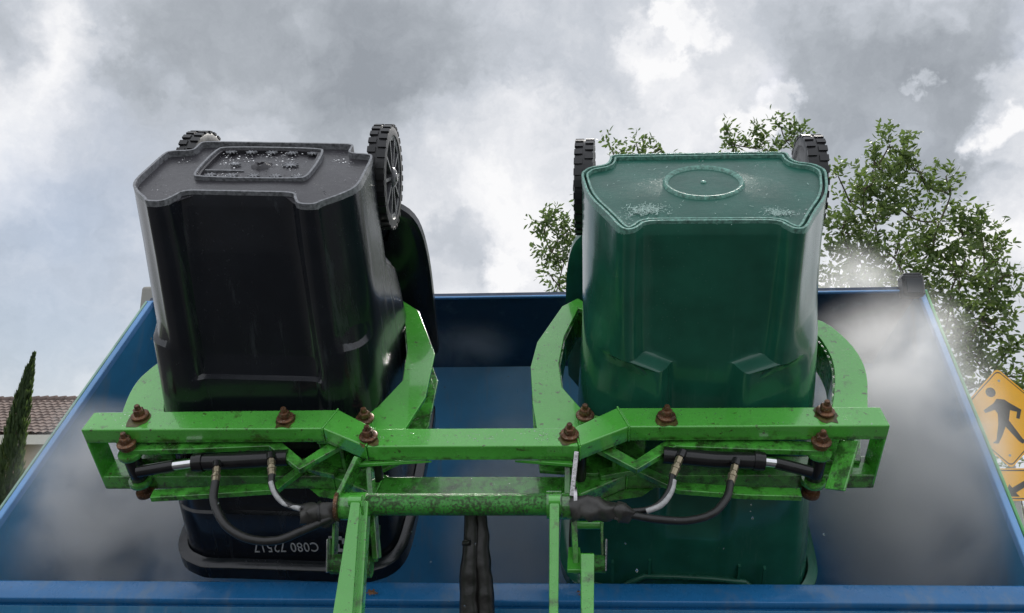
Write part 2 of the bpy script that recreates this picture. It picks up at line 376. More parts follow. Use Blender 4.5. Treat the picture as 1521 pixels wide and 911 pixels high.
# ------------------------------------------------------------------ ground and street
g = MB().add([(-900, -300, 0), (900, -300, 0), (900, 1500, 0), (-900, 1500, 0)], [(0, 1, 2, 3)]).build('ground', M['turf']); tag(g, kind='structure')
g = MB().add([(-60, -12, .004), (60, -12, .004), (60, 6.5, .004), (-60, 6.5, .004)], [(0, 1, 2, 3)]).build('road', M['asphalt']); tag(g, kind='structure')
g = MB().box((-60, 6.5, -.05), (60, 6.68, .14)).build('kerb', M['concrete'], bevel=.02); tag(g, kind='structure')
g = MB()
for i in range(80): g.box((-60+i*1.5, 6.68, -.05), (-60+i*1.5+1.49, 8.2, .135))
g = g.build('pavement', M['concrete'], bevel=.006); tag(g, kind='structure')
g = MB().box((-20, 12, -.05), (-8, 21, .05)).build('driveway', M['concrete']); tag(g, kind='structure')

# ------------------------------------------------------------------ the tank truck behind the lift
E0 = EYE
def W(x, y, z): return Vector((x, y, z+1.75))
truck = empty('bin_washing_truck', (-.1, 2.0, 0)); tag(truck, 'blue steel washing tank of a bin cleaning truck, steaming, with sloping sides', 'truck')
def tk(mb, name, mat, parent=None, **k):
    if parent is None:
        mb.v = [v-truck.location for v in mb.v]; return mb.build(name, mat, truck, **k)
    mb.v = [v-truck.location for v in mb.v]; return mb.build(name, mat, parent, **k)
FL, FR_ = (-1.49, 2.0), (1.095, 2.0)
zf, zr, yr = -.174, .685, 2.62
RL, RR = (-1.41, yr), (1.20, yr)
def slab(pts, thick):                                           # planar polygon with thickness vector
    n = len(pts); t = Vector(thick); return MB().add(list(pts)+[p+t for p in pts], [list(range(n))[::-1], list(range(n, 2*n))]+[[i, (i+1) % n, n+(i+1) % n, n+i] for i in range(n)])
yb, zb, zfl = 3.05, .53, -.75
# side walls (inner face flush with the corner lines)
for sx, (fx, fy), (rx, ry) in ((-1, FL, RL), (1, FR_, RR)):
    pts = [W(fx, fy, zfl), W(fx, fy, zf), W(rx, ry, zr), W(rx, yb+.02, zb+.02), W(rx, yb+.1, zfl)]
    pts = [p+Vector((-sx*.018, 0, -.004)) for p in pts]
    tk(slab(pts, (sx*.014, 0, 0)), 'side_wall', M['blue_in'], bevel=.002)
    # top edge flange: pale blue strip with a green outer bead
    d = Vector((0, .02, -.02))
    a0 = W(fx, fy, zf); a1 = W(rx, ry, zr)
    m = MB().bar(a0+Vector((-sx*.010, 0, 0)), a1+Vector((-sx*.010, 0, .0)), .022, .018, Vector((1, 0, 0)))
    e = tk(m, 'edge_flange', M['blue_edge'], bevel=.004)
    m = MB().bar(a0+Vector((sx*.004, 0, -.002)), a1+Vector((sx*.004, 0, -.002)), .026, .008, Vector((1, 0, 0)))
    tk(m, 'edge_bead', M['green_edge_trim'] if sx > 0 else M['mint_trim'], bevel=.003)  # left bead paler than the right
# rear wall and its overhanging top panel
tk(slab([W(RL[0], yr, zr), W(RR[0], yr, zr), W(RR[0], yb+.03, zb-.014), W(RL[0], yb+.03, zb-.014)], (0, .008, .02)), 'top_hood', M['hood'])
tk(slab([W(RL[0], yb+.004, zb+.03), W(RR[0], yb+.004, zb+.03), W(RR[0], yb+.1, zfl), W(RL[0], yb+.1, zfl)], (0, .02, .0)), 'rear_wall', M['blue_in'])
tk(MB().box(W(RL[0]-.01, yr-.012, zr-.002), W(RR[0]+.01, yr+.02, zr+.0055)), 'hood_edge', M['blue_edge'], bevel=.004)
tk(slab([W(FL[0], 2.0, zfl), W(FR_[0], 2.0, zfl), W(RR[0], yb+.1, zfl), W(RL[0], yb+.1, zfl)], (0, 0, -.02)), 'tank_floor', M['blue_in'])
# front lip: a rolled rim, then the panel beneath
pr = [(0, 0), (0, -.30), (-.010, -.30), (-.026, -.052), (-.040, -.044), (-.044, -.036), (-.036, -.026), (-.010, -.002)]
x0, x1 = FL[0]-.01, FR_[0]+.01
pv = [W(x, 2.0+a, zf+b) for x in (x0, x1) for a, b in pr]; n = len(pr)
m = MB().add(pv, [list(range(n)), list(range(n, 2*n))[::-1]]+[[i, i+n, (i+1) % n+n, (i+1) % n] for i in range(n)])
tk(m, 'front_rim', M['blue_lip'], bevel=.003)
tk(MB().box(W(x0+.01, 1.966, -1.0), W(x1-.01, 1.988, zf-.054)), 'front_panel', M['blue_front'], bevel=.002)
for px in (552, 868):
    p = at(px, 880, 1.958)
    m = MB()
    for k in range(14):
        an = k/14*6.28; rr = random.uniform(.004, .010)
        m.add([p+Vector((0, -.001, 0)), p+Vector((math.cos(an)*rr*1.8, -.002, math.sin(an)*rr)), p+Vector((math.cos(an+.45)*rr*1.8, -.002, math.sin(an+.45)*rr))], [(0, 1, 2)])
    tk(m, 'rust_patch', M['rust'], fix=False)
# dark lamp box on the right rear corner, plain grey post on the left
def cornerbox(cx, cy, cz, w_, h_, d_, mt):
    o = MB().box(W(cx-w_/2, cy-d_/2, cz), W(cx+w_/2, cy+d_/2, cz+h_)); lb = tk(o, 'corner_box', M[mt], bevel=.012, seg=3)
    if mt == 'concrete': return
    s1 = MB().box(W(cx-w_/2+.006, cy-d_/2+.004, cz+h_*.9), W(cx+w_/2-.006, cy+d_/2-.004, cz+h_+.005)); tk(s1, 'lamp_cap', M['lamp'], lb, bevel=.006)
    s2 = MB().box(W(cx-w_*.36, cy-d_/2-.003, cz+h_*.12), W(cx+w_*.36, cy-d_/2+.004, cz+h_*.78)); tk(s2, 'lens', M['glass'], lb, bevel=.002)
cornerbox(1.155, 2.60, .66, .070, .075, .05, 'lamp')
cornerbox(-1.425, 2.645, .55, .05, .20, .03, 'concrete')
# chassis and wheels beneath
tk(MB().box(W(-1.2, 2.1, -1.25), W(1.0, 2.28, zfl-.03)), 'cross_member', M['blackpaint'], bevel=.01)
for sx in (-.65, .45): tk(MB().box(W(sx-.05, 2.1, -1.02), W(sx+.05, 7.0, -.80)), 'chassis_rail', M['blackpaint'], bevel=.01)
tk(MB().box(W(-1.3, 3.3, -.78), W(1.1, 6.9, .35)), 'tank_body', M['blue_front'], bevel=.04)
for sx in (-1.05, .85):
    T = Matrix.Translation(W(sx, 3.6, -1.33)) @ Matrix.Rotation(R(90), 4, 'Y')
    wh = tk(MB().lathe([(.2, -.11), (.36, -.12), (.41, -.09), (.42, 0), (.41, .09), (.36, .12), (.2, .11)], T, 40), 'wheel', M['rubber'], smooth=40)
    tk(MB().lathe([(.0, -.05), (.19, -.05), (.21, -.118), (.215, .118), (.19, .05), (.0, .05)], T, 32), 'rim', M['galv'], wh, smooth=40)

# ------------------------------------------------------------------ lift frame, tilted 46 degrees
TILT = R(46); ca, sa = math.cos(TILT), math.sin(TILT)
def tilted(u, v, w_): return EYE+Vector((u, ca*v-sa*w_, sa*v+ca*w_))
RO = (-.18, 1.258, -1.121)
rig = empty('lift_frame', tilted(*RO), (TILT, 0, 0)); tag(rig, 'bright green steel double gripper frame with rusty bolts, holding both bins', 'lift frame')
RM = Matrix.Translation(rig.location) @ Matrix.Rotation(TILT, 4, 'X'); RMI = RM.inverted()
def rg(px, py, z):                                             # local x, y on the frame's plane at height z
    r = ray(px, py); o = RMI @ EYE; d = RMI.to_3x3() @ r; t = (z-o.z)/d.z; p = o+d*t; return (p.x, p.y)
def rgY(px, py, Y): return RMI @ at(px, py, Y)
HB = .040
def beam_poly(inner=0):
    f = [(.222, -.006), (.328, .052), (.863, .052)]; b = [(.863, .114), (.308, .117), (.212, .052)]
    return [(-x, y) for x, y in f[::-1]]+f+b+[(-x, y) for x, y in b[::-1]]
def beam(z, name):
    gm = M['green'] if z > -.1 else M['green2']
    # one welded box tube bent forward in the middle: outer arms, two diagonals, centre
    o = MB().prism([(-.222, -.006), (.222, -.006), (.212, .052), (-.212, .052)], z-HB, z).build(name, gm, rig, bevel=.004)
    for s in (-1, 1):
        MB().prism([(s*.223, -.006), (s*.328, .052), (s*.308, .117), (s*.213, .052)], z-HB-.001, z+.001).build('angled_tube', gm, rig, bevel=.004)
        MB().prism([(s*.329, .052), (s*.863, .052), (s*.863, .114), (s*.309, .117)], z-HB, z).build('outer_tube', gm, rig, bevel=.004)
    return o
beam(0, 'centre_tube'); beam(-.140, 'centre_tube')
for s in (-1, 1):
    MB().box((s*.863-.003*s if s > 0 else -.866, .053, -.179), (.866 if s > 0 else -.860, .113, -.001)).build('end_plate', M['green'], rig, bevel=.002)
    MB().box((s*.80-.004, .060, -.139), (s*.80+.004, .108, -.041)).build('inner_web', M['green2'], rig, bevel=.002)
# front gussets under the centre tube
for pts in (((553, 643), (531, 690), (645, 665)), ((848, 643), (852, 690), (765, 664))):
    q = [rg(x, y, -.043) for x, y in pts]; q[0] = (q[0][0], 0.0); q[2] = (q[2][0], 0.0)
    MB().prism(q, -.052, -.0435).build('gusset', M['green'], rig, bevel=.002)
# curved gripper arms: an upper and a lower plate with a web
def smooth_open(p, n=3):
    for _ in range(n):
        r = [p[0]]
        for a, b in zip(p[:-1], p[1:]): r += [tuple(a[i]*.75+b[i]*.25 for i in (0, 1)), tuple(a[i]*.25+b[i]*.75 for i in (0, 1))]
        p = r+[p[-1]]
    return p
def arm(outer, inner, out_more, in_more, smooth=True):
    zt = -.043
    o = [rg(x, y, zt) if isinstance(x, int) else (x, y) for x, y in outer]+out_more
    i = [rg(x, y, zt) if isinstance(x, int) else (x, y) for x, y in inner]+in_more
    if smooth: o = smooth_open(o, 2); i = smooth_open(i, 2)
    poly = o+i[::-1]
    a = MB().prism(poly, zt-.010, zt).build('gripper_arm', M['green'], rig, bevel=.002)
    MB().prism(poly, -.139, -.129).build('lower_plate', M['green2'], a, bevel=.002)
    m = MB()
    for p, q in zip(i[:-1], i[1:]):
        if (Vector(q)-Vector(p)).length > .002: m.add([(p[0], p[1], zt-.0105), (q[0], q[1], zt-.0105), (q[0], q[1], -.1285), (p[0], p[1], -.1285)], [(0, 1, 2, 3)])
    wb = m.build('web', M['green2'], a, smooth=40); so = wb.modifiers.new('thick', 'SOLIDIFY'); so.thickness = .006; so.offset = 0
# black bin: outer (left) and inner (right) arms
arm([(178, 640), (180, 612), (200, 568), (226, 545), (250, 528)], [(245, 640), (243, 597), (250, 572), (259, 562)], [(-.735, .45), (-.68, .54)], [(-.705, .34), (-.69, .42), (-.65, .49)])
arm([(470, 655), (560, 655), (602, 637), (632, 590), (646, 525), (622, 462), (588, 440)], [(470, 640), (500, 622), (560, 605), (598, 565), (605, 520), (600, 463), (588, 455)], [(-.30, .62)], [(-.30, .585)], False)
arm([(885, 660), (800, 655), (791, 600), (788, 545), (798, 508), (835, 455), (858, 443)], [(960, 640), (905, 622), (868, 612), (835, 575), (830, 540), (838, 500), (859, 458)], [(.27, .61)], [(.28, .565)], False)
arm([(1290, 640), (1289, 600), (1289, 550), (1266, 510), (1218, 471)], [(1225, 640), (1238, 600), (1241, 545), (1225, 510), (1205, 488)], [(.77, .54), (.70, .60)], [(.745, .50), (.68, .56)])
# levers between the pins (thin bent double plates)
def ribbon(px, z, wd, th, name='lever'):
    c = [Vector(rg(x, y, z)) for x, y in px]; L_, R_ = [], []
    for k, p in enumerate(c):
        t = (c[min(k+1, len(c)-1)]-c[max(k-1, 0)]).normalized(); n_ = Vector((-t.y, t.x)); L_.append(tuple(p+n_*wd/2)); R_.append(tuple(p-n_*wd/2))
    return MB().prism(L_+R_[::-1], z-th, z).build(name, M['green2'], rig, bevel=.002)
ribbon([(190, 663), (300, 660), (405, 656), (447, 690), (505, 655)], -.046, .030, .014)
ribbon([(225, 733), (300, 729), (410, 722), (452, 690), (500, 700)], -.125, .026, .014)
ribbon([(1222, 663), (1110, 660), (1000, 656), (945, 690), (880, 655)], -.046, .030, .014)
ribbon([(1190, 731), (1110, 729), (1010, 722), (945, 693), (890, 702)], -.125, .026, .014)
# bracket plate with a cut mark at the right pin
c1 = [rg(x, y, -.06) for x, y in ((1238, 668), (1275, 650))]
MB().bar(rgY(1262, 655, 1.74), rgY(1240, 728, 1.72), .045, .006, RMI.to_3x3() @ Vector((.75, .6, 0))).build('bracket', M['green2'], rig, bevel=.002)
# pins
def pin(x, y, z0, z1, r, mat='blackpaint', name='pin'):
    return MB().lathe([(r*.96, z0), (r, z0+.002), (r, z1-.002), (r*.96, z1)], Matrix.Translation((x, y, 0)), 20).build(name, M[mat], rig, smooth=40)
def bolt(px, py, z, sc=1.0):
    x, y = rg(px, py, z+.004)
    T = Matrix.Translation((x, y, z)) @ Matrix.Rotation(random.random()*6, 4, 'Z') @ Matrix.Diagonal((sc, sc, sc, 1))
    wv = MB().lathe([(.0185, 0), (.0195, .002), (.0195, .006), (.0175, .008), (.012, .0085)], T, 28).build('bolt', M['rust'], rig, smooth=40)
    MB().lathe([(.0128, .0082), (.0128, .018), (.0105, .0215), (.003, .0220)], T, 6).build('nut', M['rust'], wv, bevel=.001)
    MB().lathe([(.0062, .0215), (.0062, .030), (.005, .032)], T, 12).build('stud', M['rust'], wv, smooth=40)
    if z > 0:
        rr = random.Random(int(px*7+py)); pts = []
        for k in range(18):
            a = k/18*6.283; q = .021+rr.uniform(0, .006)+max(0, -math.sin(a))*rr.uniform(.0, .018); pts.append((x+q*math.cos(a)*.9, y+q*math.sin(a)))
        pts = [(max(-.86, min(.86, p_[0])), p_[1]) for p_ in pts]
        ylo = -.0055 if abs(x) < .21 else (.053 if abs(x) > .33 else -1)
        yhi = .051 if abs(x) < .21 else .113
        st_ = [(a_, max(ylo, min(yhi, b_)), z-.0004) for a_, b_ in pts]
        MB().add(st_, [list(range(18))]).build('rust_stain', M['stain'], wv, fix=False)
    return x, y
for px, py in ((208, 617), (424, 621), (547, 648), (846, 645), (990, 618), (1226, 611)): bolt(px, py, .0012)
for px, py in ((542, 622), (869, 617)): bolt(px, py, -.030, 1.05); pin(*rg(px, py+4, -.03), -.18, -.030, .017, 'green', 'boss')
for px, py in ((188, 659), (1220, 656)):
    x, y = bolt(px, py, -.036, 1.05)
    pin(x, y, -.046, -.036, .016, 'rust', 'spacer'); pin(x, y, -.068, -.056, .026, 'green2', 'collar'); pin(x, y, -.135, -.069, .018)
    pin(x, y, -.150, -.136, .026, 'green2', 'collar'); pin(x, y, -.172, -.1505, .013, 'rust', 'pin_end'); pin(x, y, -.185, -.173, .020, 'rust', 'bottom_nut')
# hydraulic rams
def ram(a, b, c, d, e):                                        # pin, sleeve end, chrome end, barrel end(s)
    Y = 1.735; P = [rgY(*q, Y) for q in (a, b, c, d, e)]
    ax = (P[4]-P[0]).normalized()
    R0 = MB().tube([P[2], P[2]+ax*.012, P[2]+ax*.0121, P[3], P[4]], [.0200, .0200, .018, .018, .018], 24).build('hydraulic_ram', M['blackpaint'], rig, smooth=30)
    MB().tube([P[2]+ax*.010, P[2]+ax*.022], .0212, 24).build('gland', M['blackpaint'], R0, smooth=30)
    MB().tube([P[1], P[2]], .0105, 20).build('chrome_rod', M['chrome'], R0, smooth=30)
    MB().tube([P[0], P[1]], .0125, 20).build('rod_sleeve', M['blackpaint'], R0, smooth=30)
    return R0
ram1 = ram((205, 701), (258, 692), (288, 688), (350, 685), (428, 680))
ram2 = ram((1205, 701), (1152, 688), (1135, 686), (1060, 683), (985, 676))
def fitting(a, b, R0):
    p, q = rgY(*a, 1.712), rgY(*b, 1.690); d = q-p
    f = MB().tube([p, p+d*.35], .0085, 6).build('hose_fitting', M['fitting'], R0, bevel=.001)
    MB().tube([p+d*.36, p+d*.5, p+d*.51, p+d*.64, p+d*.65, q], [.007, .007, .0098, .0098, .0085, .0085], 10).build('crimp_collar', M['fitting'], f, smooth=30)
    MB().tube([p+(p-q)*.35, p], .010, 12).build('port', M['blackpaint'], f, smooth=30)
fitting((322, 695), (320, 718), ram1); fitting((403, 683), (404, 707), ram1)
fitting((1010, 680), (999, 707), ram2); fitting((1092, 692), (1085, 718), ram2)
def hose(px, r, mat='hose', name='hydraulic_hose'):
    return MB().tube([rgY(x, y, Y) for x, y, Y in px], r, 14, smooth=8).build(name, M[mat], rig, smooth=60)
hose([(320, 716, 1.69), (318, 745, 1.67), (335, 780, 1.65), (368, 800, 1.64), (410, 803, 1.64), (450, 788, 1.65), (490, 770, 1.67)], .0088)
hose([(404, 705, 1.69), (404, 722, 1.68), (416, 742, 1.67), (437, 753, 1.66), (470, 756, 1.67)], .0070)
MB().tube([rgY(x, y, Y) for x, y, Y in [(402, 716, 1.678), (408, 733, 1.670), (422, 748, 1.662), (446, 756, 1.655)]], .0052, 10, smooth=6).build('hose_label', M['whitehose'], rig, smooth=60)
hose([(1085, 716, 1.69), (1080, 738, 1.67), (1060, 762, 1.65), (1025, 773, 1.64), (980, 772, 1.64), (930, 764, 1.66), (905, 758, 1.68)], .0078)
hose([(999, 705, 1.69), (994, 728, 1.67), (980, 748, 1.66), (958, 758, 1.66), (920, 760, 1.67)], .0062)
MB().tube([rgY(x, y, Y) for x, y, Y in [(1001, 714, 1.681), (997, 731, 1.667), (983, 750, 1.654), (960, 760, 1.652)]], .0056, 10, smooth=6).build('hose_label', M['whitehose'], rig, smooth=60)
# taped bundles of hose either side of the pivot
def lumpy(pts, r, mat, name, amp=.25, seg=18, sm=7):
    m = MB().tube([rgY(*p) for p in pts], r, seg, smooth=sm)
    c = [v.copy() for v in m.v]
    for k, v in enumerate(m.v[:]):
        m.v[k] = v+Vector((noise.noise(v*42), noise.noise(v*42+Vector((9, 0, 0))), noise.noise(v*42+Vector((0, 9, 0)))))*amp*.03
    return m.build(name, M[mat], rig, smooth=70)
lumpy([(448, 768, 1.665), (465, 765, 1.67), (485, 763, 1.68), (505, 755, 1.69)], [.020, .025, .024, .019], 'tape', 'taped_sleeve', .35)
MB().lathe([(.0235, -.003), (.0265, -.0025), (.0265, .0025), (.0235, .003)], Matrix.Translation(rgY(476, 764, 1.675)) @ (rgY(505, 758, 1.68)-rgY(448, 766, 1.67)).to_track_quat('Z', 'Y').to_matrix().to_4x4(), 20).build('cable_tie', M['hose'], rig, smooth=40)
lumpy([(852, 755, 1.68), (875, 756, 1.67), (900, 758, 1.665), (918, 760, 1.665)], [.024, .025, .020, .014], 'tape', 'taped_sleeve', .35)
lumpy([(916, 760, 1.665), (926, 762, 1.66), (940, 766, 1.66)], [.017, .021, .014], 'tape', 'tape_wrap', .5)
# pivot tube with collars, side plates and the two lift levers
def xt(px0, px1, py, Y, r, name, mat, par=rig, seg=28):
    return MB().tube([rgY(px0, py, Y), rgY(px1, py, Y)], r, seg).build(name, M[mat], par, smooth=40)
pv_ = xt(543, 822, 749.5, 1.70, .0225, 'pivot_tube', 'pitted')
xt(502, 545, 752, 1.69, .0285, 'pivot_collar', 'green2'); xt(500, 505, 752, 1.68, .031, 'pivot_washer', 'rust')
xt(812, 834, 750, 1.69, .0285, 'pivot_collar', 'green2'); xt(835, 850, 752, 1.69, .0265, 'pivot_collar', 'green2'); xt(852, 857, 744, 1.68, .027, 'pivot_washer', 'steel')
fz = RMI.to_3x3() @ Vector((0, 1, 0))
def plate(a, b, wx, dp, Ya, Yb, name, mat='green', par=rig, ref=None):
    return MB().bar(rgY(*a, Ya), rgY(*b, Yb), wx, dp, fz if ref is None else ref).build(name, M[mat], par, bevel=.002)
plate((535, 680), (506, 740), .010, .07, 1.70, 1.70, 'side_plate', 'green2'); plate((856, 672), (849, 738), .010, .07, 1.70, 1.70, 'side_plate', 'steel')
plate((548, 680), (560, 830), .012, .035, 1.74, 1.74, 'rear_strut', 'green2')
plate((843, 680), (842, 760), .012, .035, 1.75, 1.75, 'rear_strut', 'green2')
# left lever, widening as it comes down
def lever_arm(l0, r0, l1, r1, Y0, Y1, th, name, py0, py1):
    p = [rgY(l0, py0, Y0), rgY(r0, py0, Y0), rgY(r1, py1, Y1), rgY(l1, py1, Y1)]
    o = RMI.to_3x3() @ Vector((0, th, 0)); n = 4
    return MB().add(p+[q+o for q in p], [(0, 3, 2, 1), (4, 5, 6, 7), (0, 1, 5, 4), (1, 2, 6, 5), (2, 3, 7, 6), (3, 0, 4, 7)]).build(name, M['green'], rig, bevel=.003)
lever_arm(521, 535, 486, 520, 1.645, 1.58, .045, 'lift_lever', 742, 960)
lever_arm(536, 547, 521, 534, 1.675, 1.61, .030, 'lever_stiffener', 744, 960)
lever_arm(816, 831, 815, 829, 1.645, 1.62, .040, 'lift_lever', 742, 960)
xt(519, 538, 744, 1.655, .012, 'lever_head', 'green'); xt(815, 832, 744, 1.655, .012, 'lever_head', 'green')
# short links hanging from the collars
plate((499, 770), (496, 848), .006, .034, 1.72, 1.72, 'link', 'green2'); plate((490, 800), (489, 850), .004, .040, 1.70, 1.70, 'link', 'steel')
xt(492, 512, 838, 1.72, .020, 'link_boss', 'pitted'); xt(535, 552, 842, 1.74, .022, 'link_boss', 'pitted')
plate((545, 765), (547, 852), .010, .040, 1.74, 1.74, 'link', 'green2')
plate((560, 780), (556, 835), .010, .030, 1.76, 1.76, 'link', 'pitted')
m_ = plate((852, 765), (856, 852), .012, .030, 1.72, 1.72, 'link', 'green2')
plate((893, 775), (895, 835), .006, .030, 1.74, 1.74, 'link', 'green2'); plate((900, 800), (899, 848), .004, .038, 1.72, 1.72, 'link', 'steel')
xt(856, 896, 780, 1.74, .0085, 'cross_pin', 'green'); xt(882, 899, 838, 1.73, .018, 'link_boss', 'pitted')
lever_arm(862, 883, 863, 882, 1.68, 1.64, .03, 'slide_bar', 822, 960)
MB().prism([(-.016, -.0), (.016, 0), (.012, .06), (-.012, .06)], 0, .01, Matrix.Translation(rgY(854, 852, 1.70))).build('link_tip', M['green'], rig, bevel=.002)
# lower gusset webs behind the pivot
for s in (-1, 1):
    MB().prism([(s*.19, -.02), (s*.26, .04), (s*.30, .11), (s*.22, .10), (s*.14, .04)], -.190, -.1815).build('lower_gusset', M['green2'], rig, bevel=.002)
    MB().prism([(s*.20, .0), (s*.36, .03), (s*.44, .10), (s*.30, .13)], -.1815, -.1805+.0).build('lower_web', M['green2'], rig)
    pin(s*.225, .045, -.139, -.041, .014, 'grime', 'spacer_post')
    MB().box((s*.30-.004, .06, -.139), (s*.30+.004, .11, -.041)).build('inner_web', M['green2'], rig, bevel=.002)

# black bundle hanging down from the pivot
hb = empty('hose_bundle', at(708, 960, 1.80)); tag(hb, 'thick greasy black bundle of hoses hanging from the middle of the pivot tube', 'hose')
def hbp(name, pts, r, seed):
    m = MB().tube([p-hb.location for p in pts], r, 14, smooth=14)
    m.v = [v+Vector((noise.noise(v*38+Vector((seed, 0, 0))), noise.noise(v*38+Vector((0, seed, 0))), 0))*.0028 for v in m.v]
    return m.build(name, M['grime'], hb, smooth=60)
hbp('hose', [at(699, 762, 1.79), at(700, 800, 1.79), at(698, 840, 1.79), at(697, 880, 1.79), at(699, 990, 1.79)], [.013, .016, .020, .021, .022], 3)
hbp('hose', [at(714, 762, 1.80), at(715, 800, 1.80), at(715, 840, 1.80), at(719, 880, 1.80), at(723, 990, 1.80)], [.014, .017, .021, .021, .022], 8)
hbp('hose_clip', [at(688, 807, 1.775), at(699, 806, 1.77)], .0055, 5)

# ------------------------------------------------------------------ the two bins, upside down in the grippers
def bin_outline(hw, fy, ry, rw, rd, cx, cy, nw, nd_, curvy):
    lob = rw+.022; mf = .5 if nd_ > .04 else .27
    if curvy:
        half = [(0, fy+rd), (rw*.5, fy+rd), (rw-.006, fy+rd), (rw+.006, fy+rd*.4), (lob, fy), (lob+.02, fy+.006), (hw-cx*.55, fy+cy*.30), (hw-cx*.16, fy+cy*.68), (hw, fy+cy*1.12), (hw, (fy+cy+ry-nd_)*.5),
                (hw, ry-nd_-.03), (hw-nw*.25, ry-nd_), (hw-nw*.85, ry-nd_+.012), (hw-nw, ry-nd_*.5), (hw-nw, ry-.004), (hw-nw-.03, ry), (0, ry)]
    else:
        half = [(0, fy+rd), (rw*.5, fy+rd), (rw-.004, fy+rd), (rw+.004, fy+rd*.5), (lob-.004, fy), (lob+.03, fy), (hw-cx, fy+(.015 if mf > .4 else .001)), (hw-cx*mf, fy+cy*mf), (hw, fy+cy), (hw, (fy+cy+ry-nd_)*.5),
                (hw, ry-nd_-.015), (hw-.01, ry-nd_), (hw-nw, ry-nd_+.004), (hw-nw, ry-nd_*.5), (hw-nw, ry-.004), (hw-nw-.03, ry), (0, ry)]
    full = half+[(-x, y) for x, y in half[1:-1][::-1]]
    return [(p.x, p.y) for p in chaikin([Vector((x, y)) for x, y in full], 2)]
def make_bin(loc, yaw, label, P):
    root = empty('wheelie_bin', loc); root.matrix_world = Matrix.Translation(loc) @ Matrix.Rotation(TILT, 4, 'X') @ Matrix.Rotation(P['roll'], 4, 'Y') @ Matrix.Rotation(yaw, 4, 'Z')
    tag(root, label, 'bin', 'upturned bins held by the lift frame')
    curvy = P['curvy']; mb_, me_, mbase = M[P['mat']], M[P['edge']], M[P['base']]
    H = P['H']
    secs = P['secs']
    def sec(z):                                                # interpolate the section table
        for a, b in zip(secs[:-1], secs[1:]):
            if a[0] >= z >= b[0]:
                t = (a[0]-z)/(a[0]-b[0]); return [a[i]*(1-t)+b[i]*t for i in range(1, len(a))]
        return secs[-1][1:]
    zs = sorted({s[0] for s in secs} | {-H*i/40 for i in range(41)}, reverse=True)
    rings = [[(x, y, z) for x, y in bin_outline(*sec(z), curvy)] for z in zs]
    base = bin_outline(*sec(0), curvy)
    # inner wall makes it hollow
    inn = []
    for z in [zs[k] for k in range(len(zs)-1, -1, -4)]:
        if z > -.03: break
        inn.append([(p.x, p.y, z) for p in inset(bin_outline(*sec(z), curvy), .006)])
    body = MB().loft(rings+inn, False, True).build('body', mb_, root, smooth=32)
    # worn rim round the underside
    def ring(o, a, b, z0, z1, name, mt, par):
        A = inset(o, a); B = inset(o, b)
        return MB().loft([[(p[0], p[1], z0) for p in A], [(p[0], p[1], z1) for p in A], [(p[0], p[1], z1) for p in B], [(p[0], p[1], z0) for p in B]]).build(name, mt, par, smooth=30)
    if curvy:
        ring(base, -.0005, .0045, -.012, .006, 'base_rim', me_, root)
        ring(base, .0105, .0150, -.012, .005, 'base_rim', me_, root)
        gi = inset(base, .002); MB().add([(p.x, p.y, -.012) for p in gi], [list(range(len(gi)))]).build('base_channel', M['grime'], root)
        pi = inset(base, .0125); zp = -.004
    else:
        ring(base, -.0005, .0045, -.014, .008, 'base_rim', me_, root); pi = inset(base, .004); zp = -.006
    # panel: fan grid with a gentle sag toward its middle
    c = Vector((0, sum(p[1] for p in pi)/len(pi))); rg_ = []
    for t in (1, .96, .9, .82, .74, .66, .58, .5, .42, .34, .26, .18, .10, .04):
        rg_.append([(c.x+(p[0]-c.x)*t, c.y+(p[1]-c.y)*t, zp+P['sag']*max(0, 1-((c.x+(p[0]-c.x)*t)/.22)**2-(((p[1]-c.y)*t)/.17)**2)+noise.noise(Vector((p[0]*t*6, p[1]*t*6, 3)))*.003*(t < .95)) for p in pi])
    pan = MB().loft(rg_, False, True).build('base_panel', mbase, root, smooth=40)
    if curvy:
        T = Matrix.Translation((0, P['ring_y'], 0)); r = .083; zt = zp+P['sag']
        MB().lathe([(r-.012, zt-.010), (r-.006, zt+.004), (r, zt+.006), (r+.004, zt+.001), (r+.006, zt-.010)], T, 64).build('moulded_ring', me_, pan, smooth=50)
        MB().lathe([(r-.011, zt-.008), (r-.008, zt-.0005), (.02, zt+.0005), (.001, zt+.0005)], T, 48).build('ring_disc', mbase, pan, smooth=50)
        MB().lathe([(.007, zt), (.006, zt+.003), (.001, zt+.004)], T, 12).build('centre_stud', me_, pan, smooth=50)
        # pale scratched scuffs with a shape of their own
        rr = random.Random(5)
        sc = MB()
        for cx, cy, sx, sy, n_ in ((-.125, .10, .040, .022, 420), (.135, .085, .026, .014, 190), (-.17, .06, .03, .03, 26), (0, .19, .2, .16, 90)):
            for _ in range(n_):
                x = cx+rr.gauss(0, sx*.5); y = cy+rr.gauss(0, sy*.5); an = rr.choice((.3, 1.2, 1.5, -.4))+rr.gauss(0, .3); l_ = rr.uniform(.0008, .0045)*(2.2 if rr.random() < .06 else 1); q = rr.uniform(.0002, .0006)
                if (x*x+(y-P['ring_y'])**2) < .10**2: continue
                # height of the panel here
                tt = min(1, math.hypot(x/.22, (y-c.y)/.17)); zz = zp+(1-tt*tt)*P['sag']+.0030
                dx, dy = math.cos(an)*l_, math.sin(an)*l_; ex, ey = -math.sin(an)*q, math.cos(an)*q
                sc.add([(x-dx-ex, y-dy-ey, zz), (x+dx-ex, y+dy-ey, zz), (x+dx+ex, y+dy+ey, zz), (x-dx+ex, y-dy+ey, zz)], [(0, 1, 2, 3)])
        tag(sc.build('scratches', M['scuff'], pan, fix=False), kind='stuff')
    else:
        # raised rectangular frame, hub and stamped stars
        x0, x1, y0, y1 = -.130, .122, .125, .305; q = .018
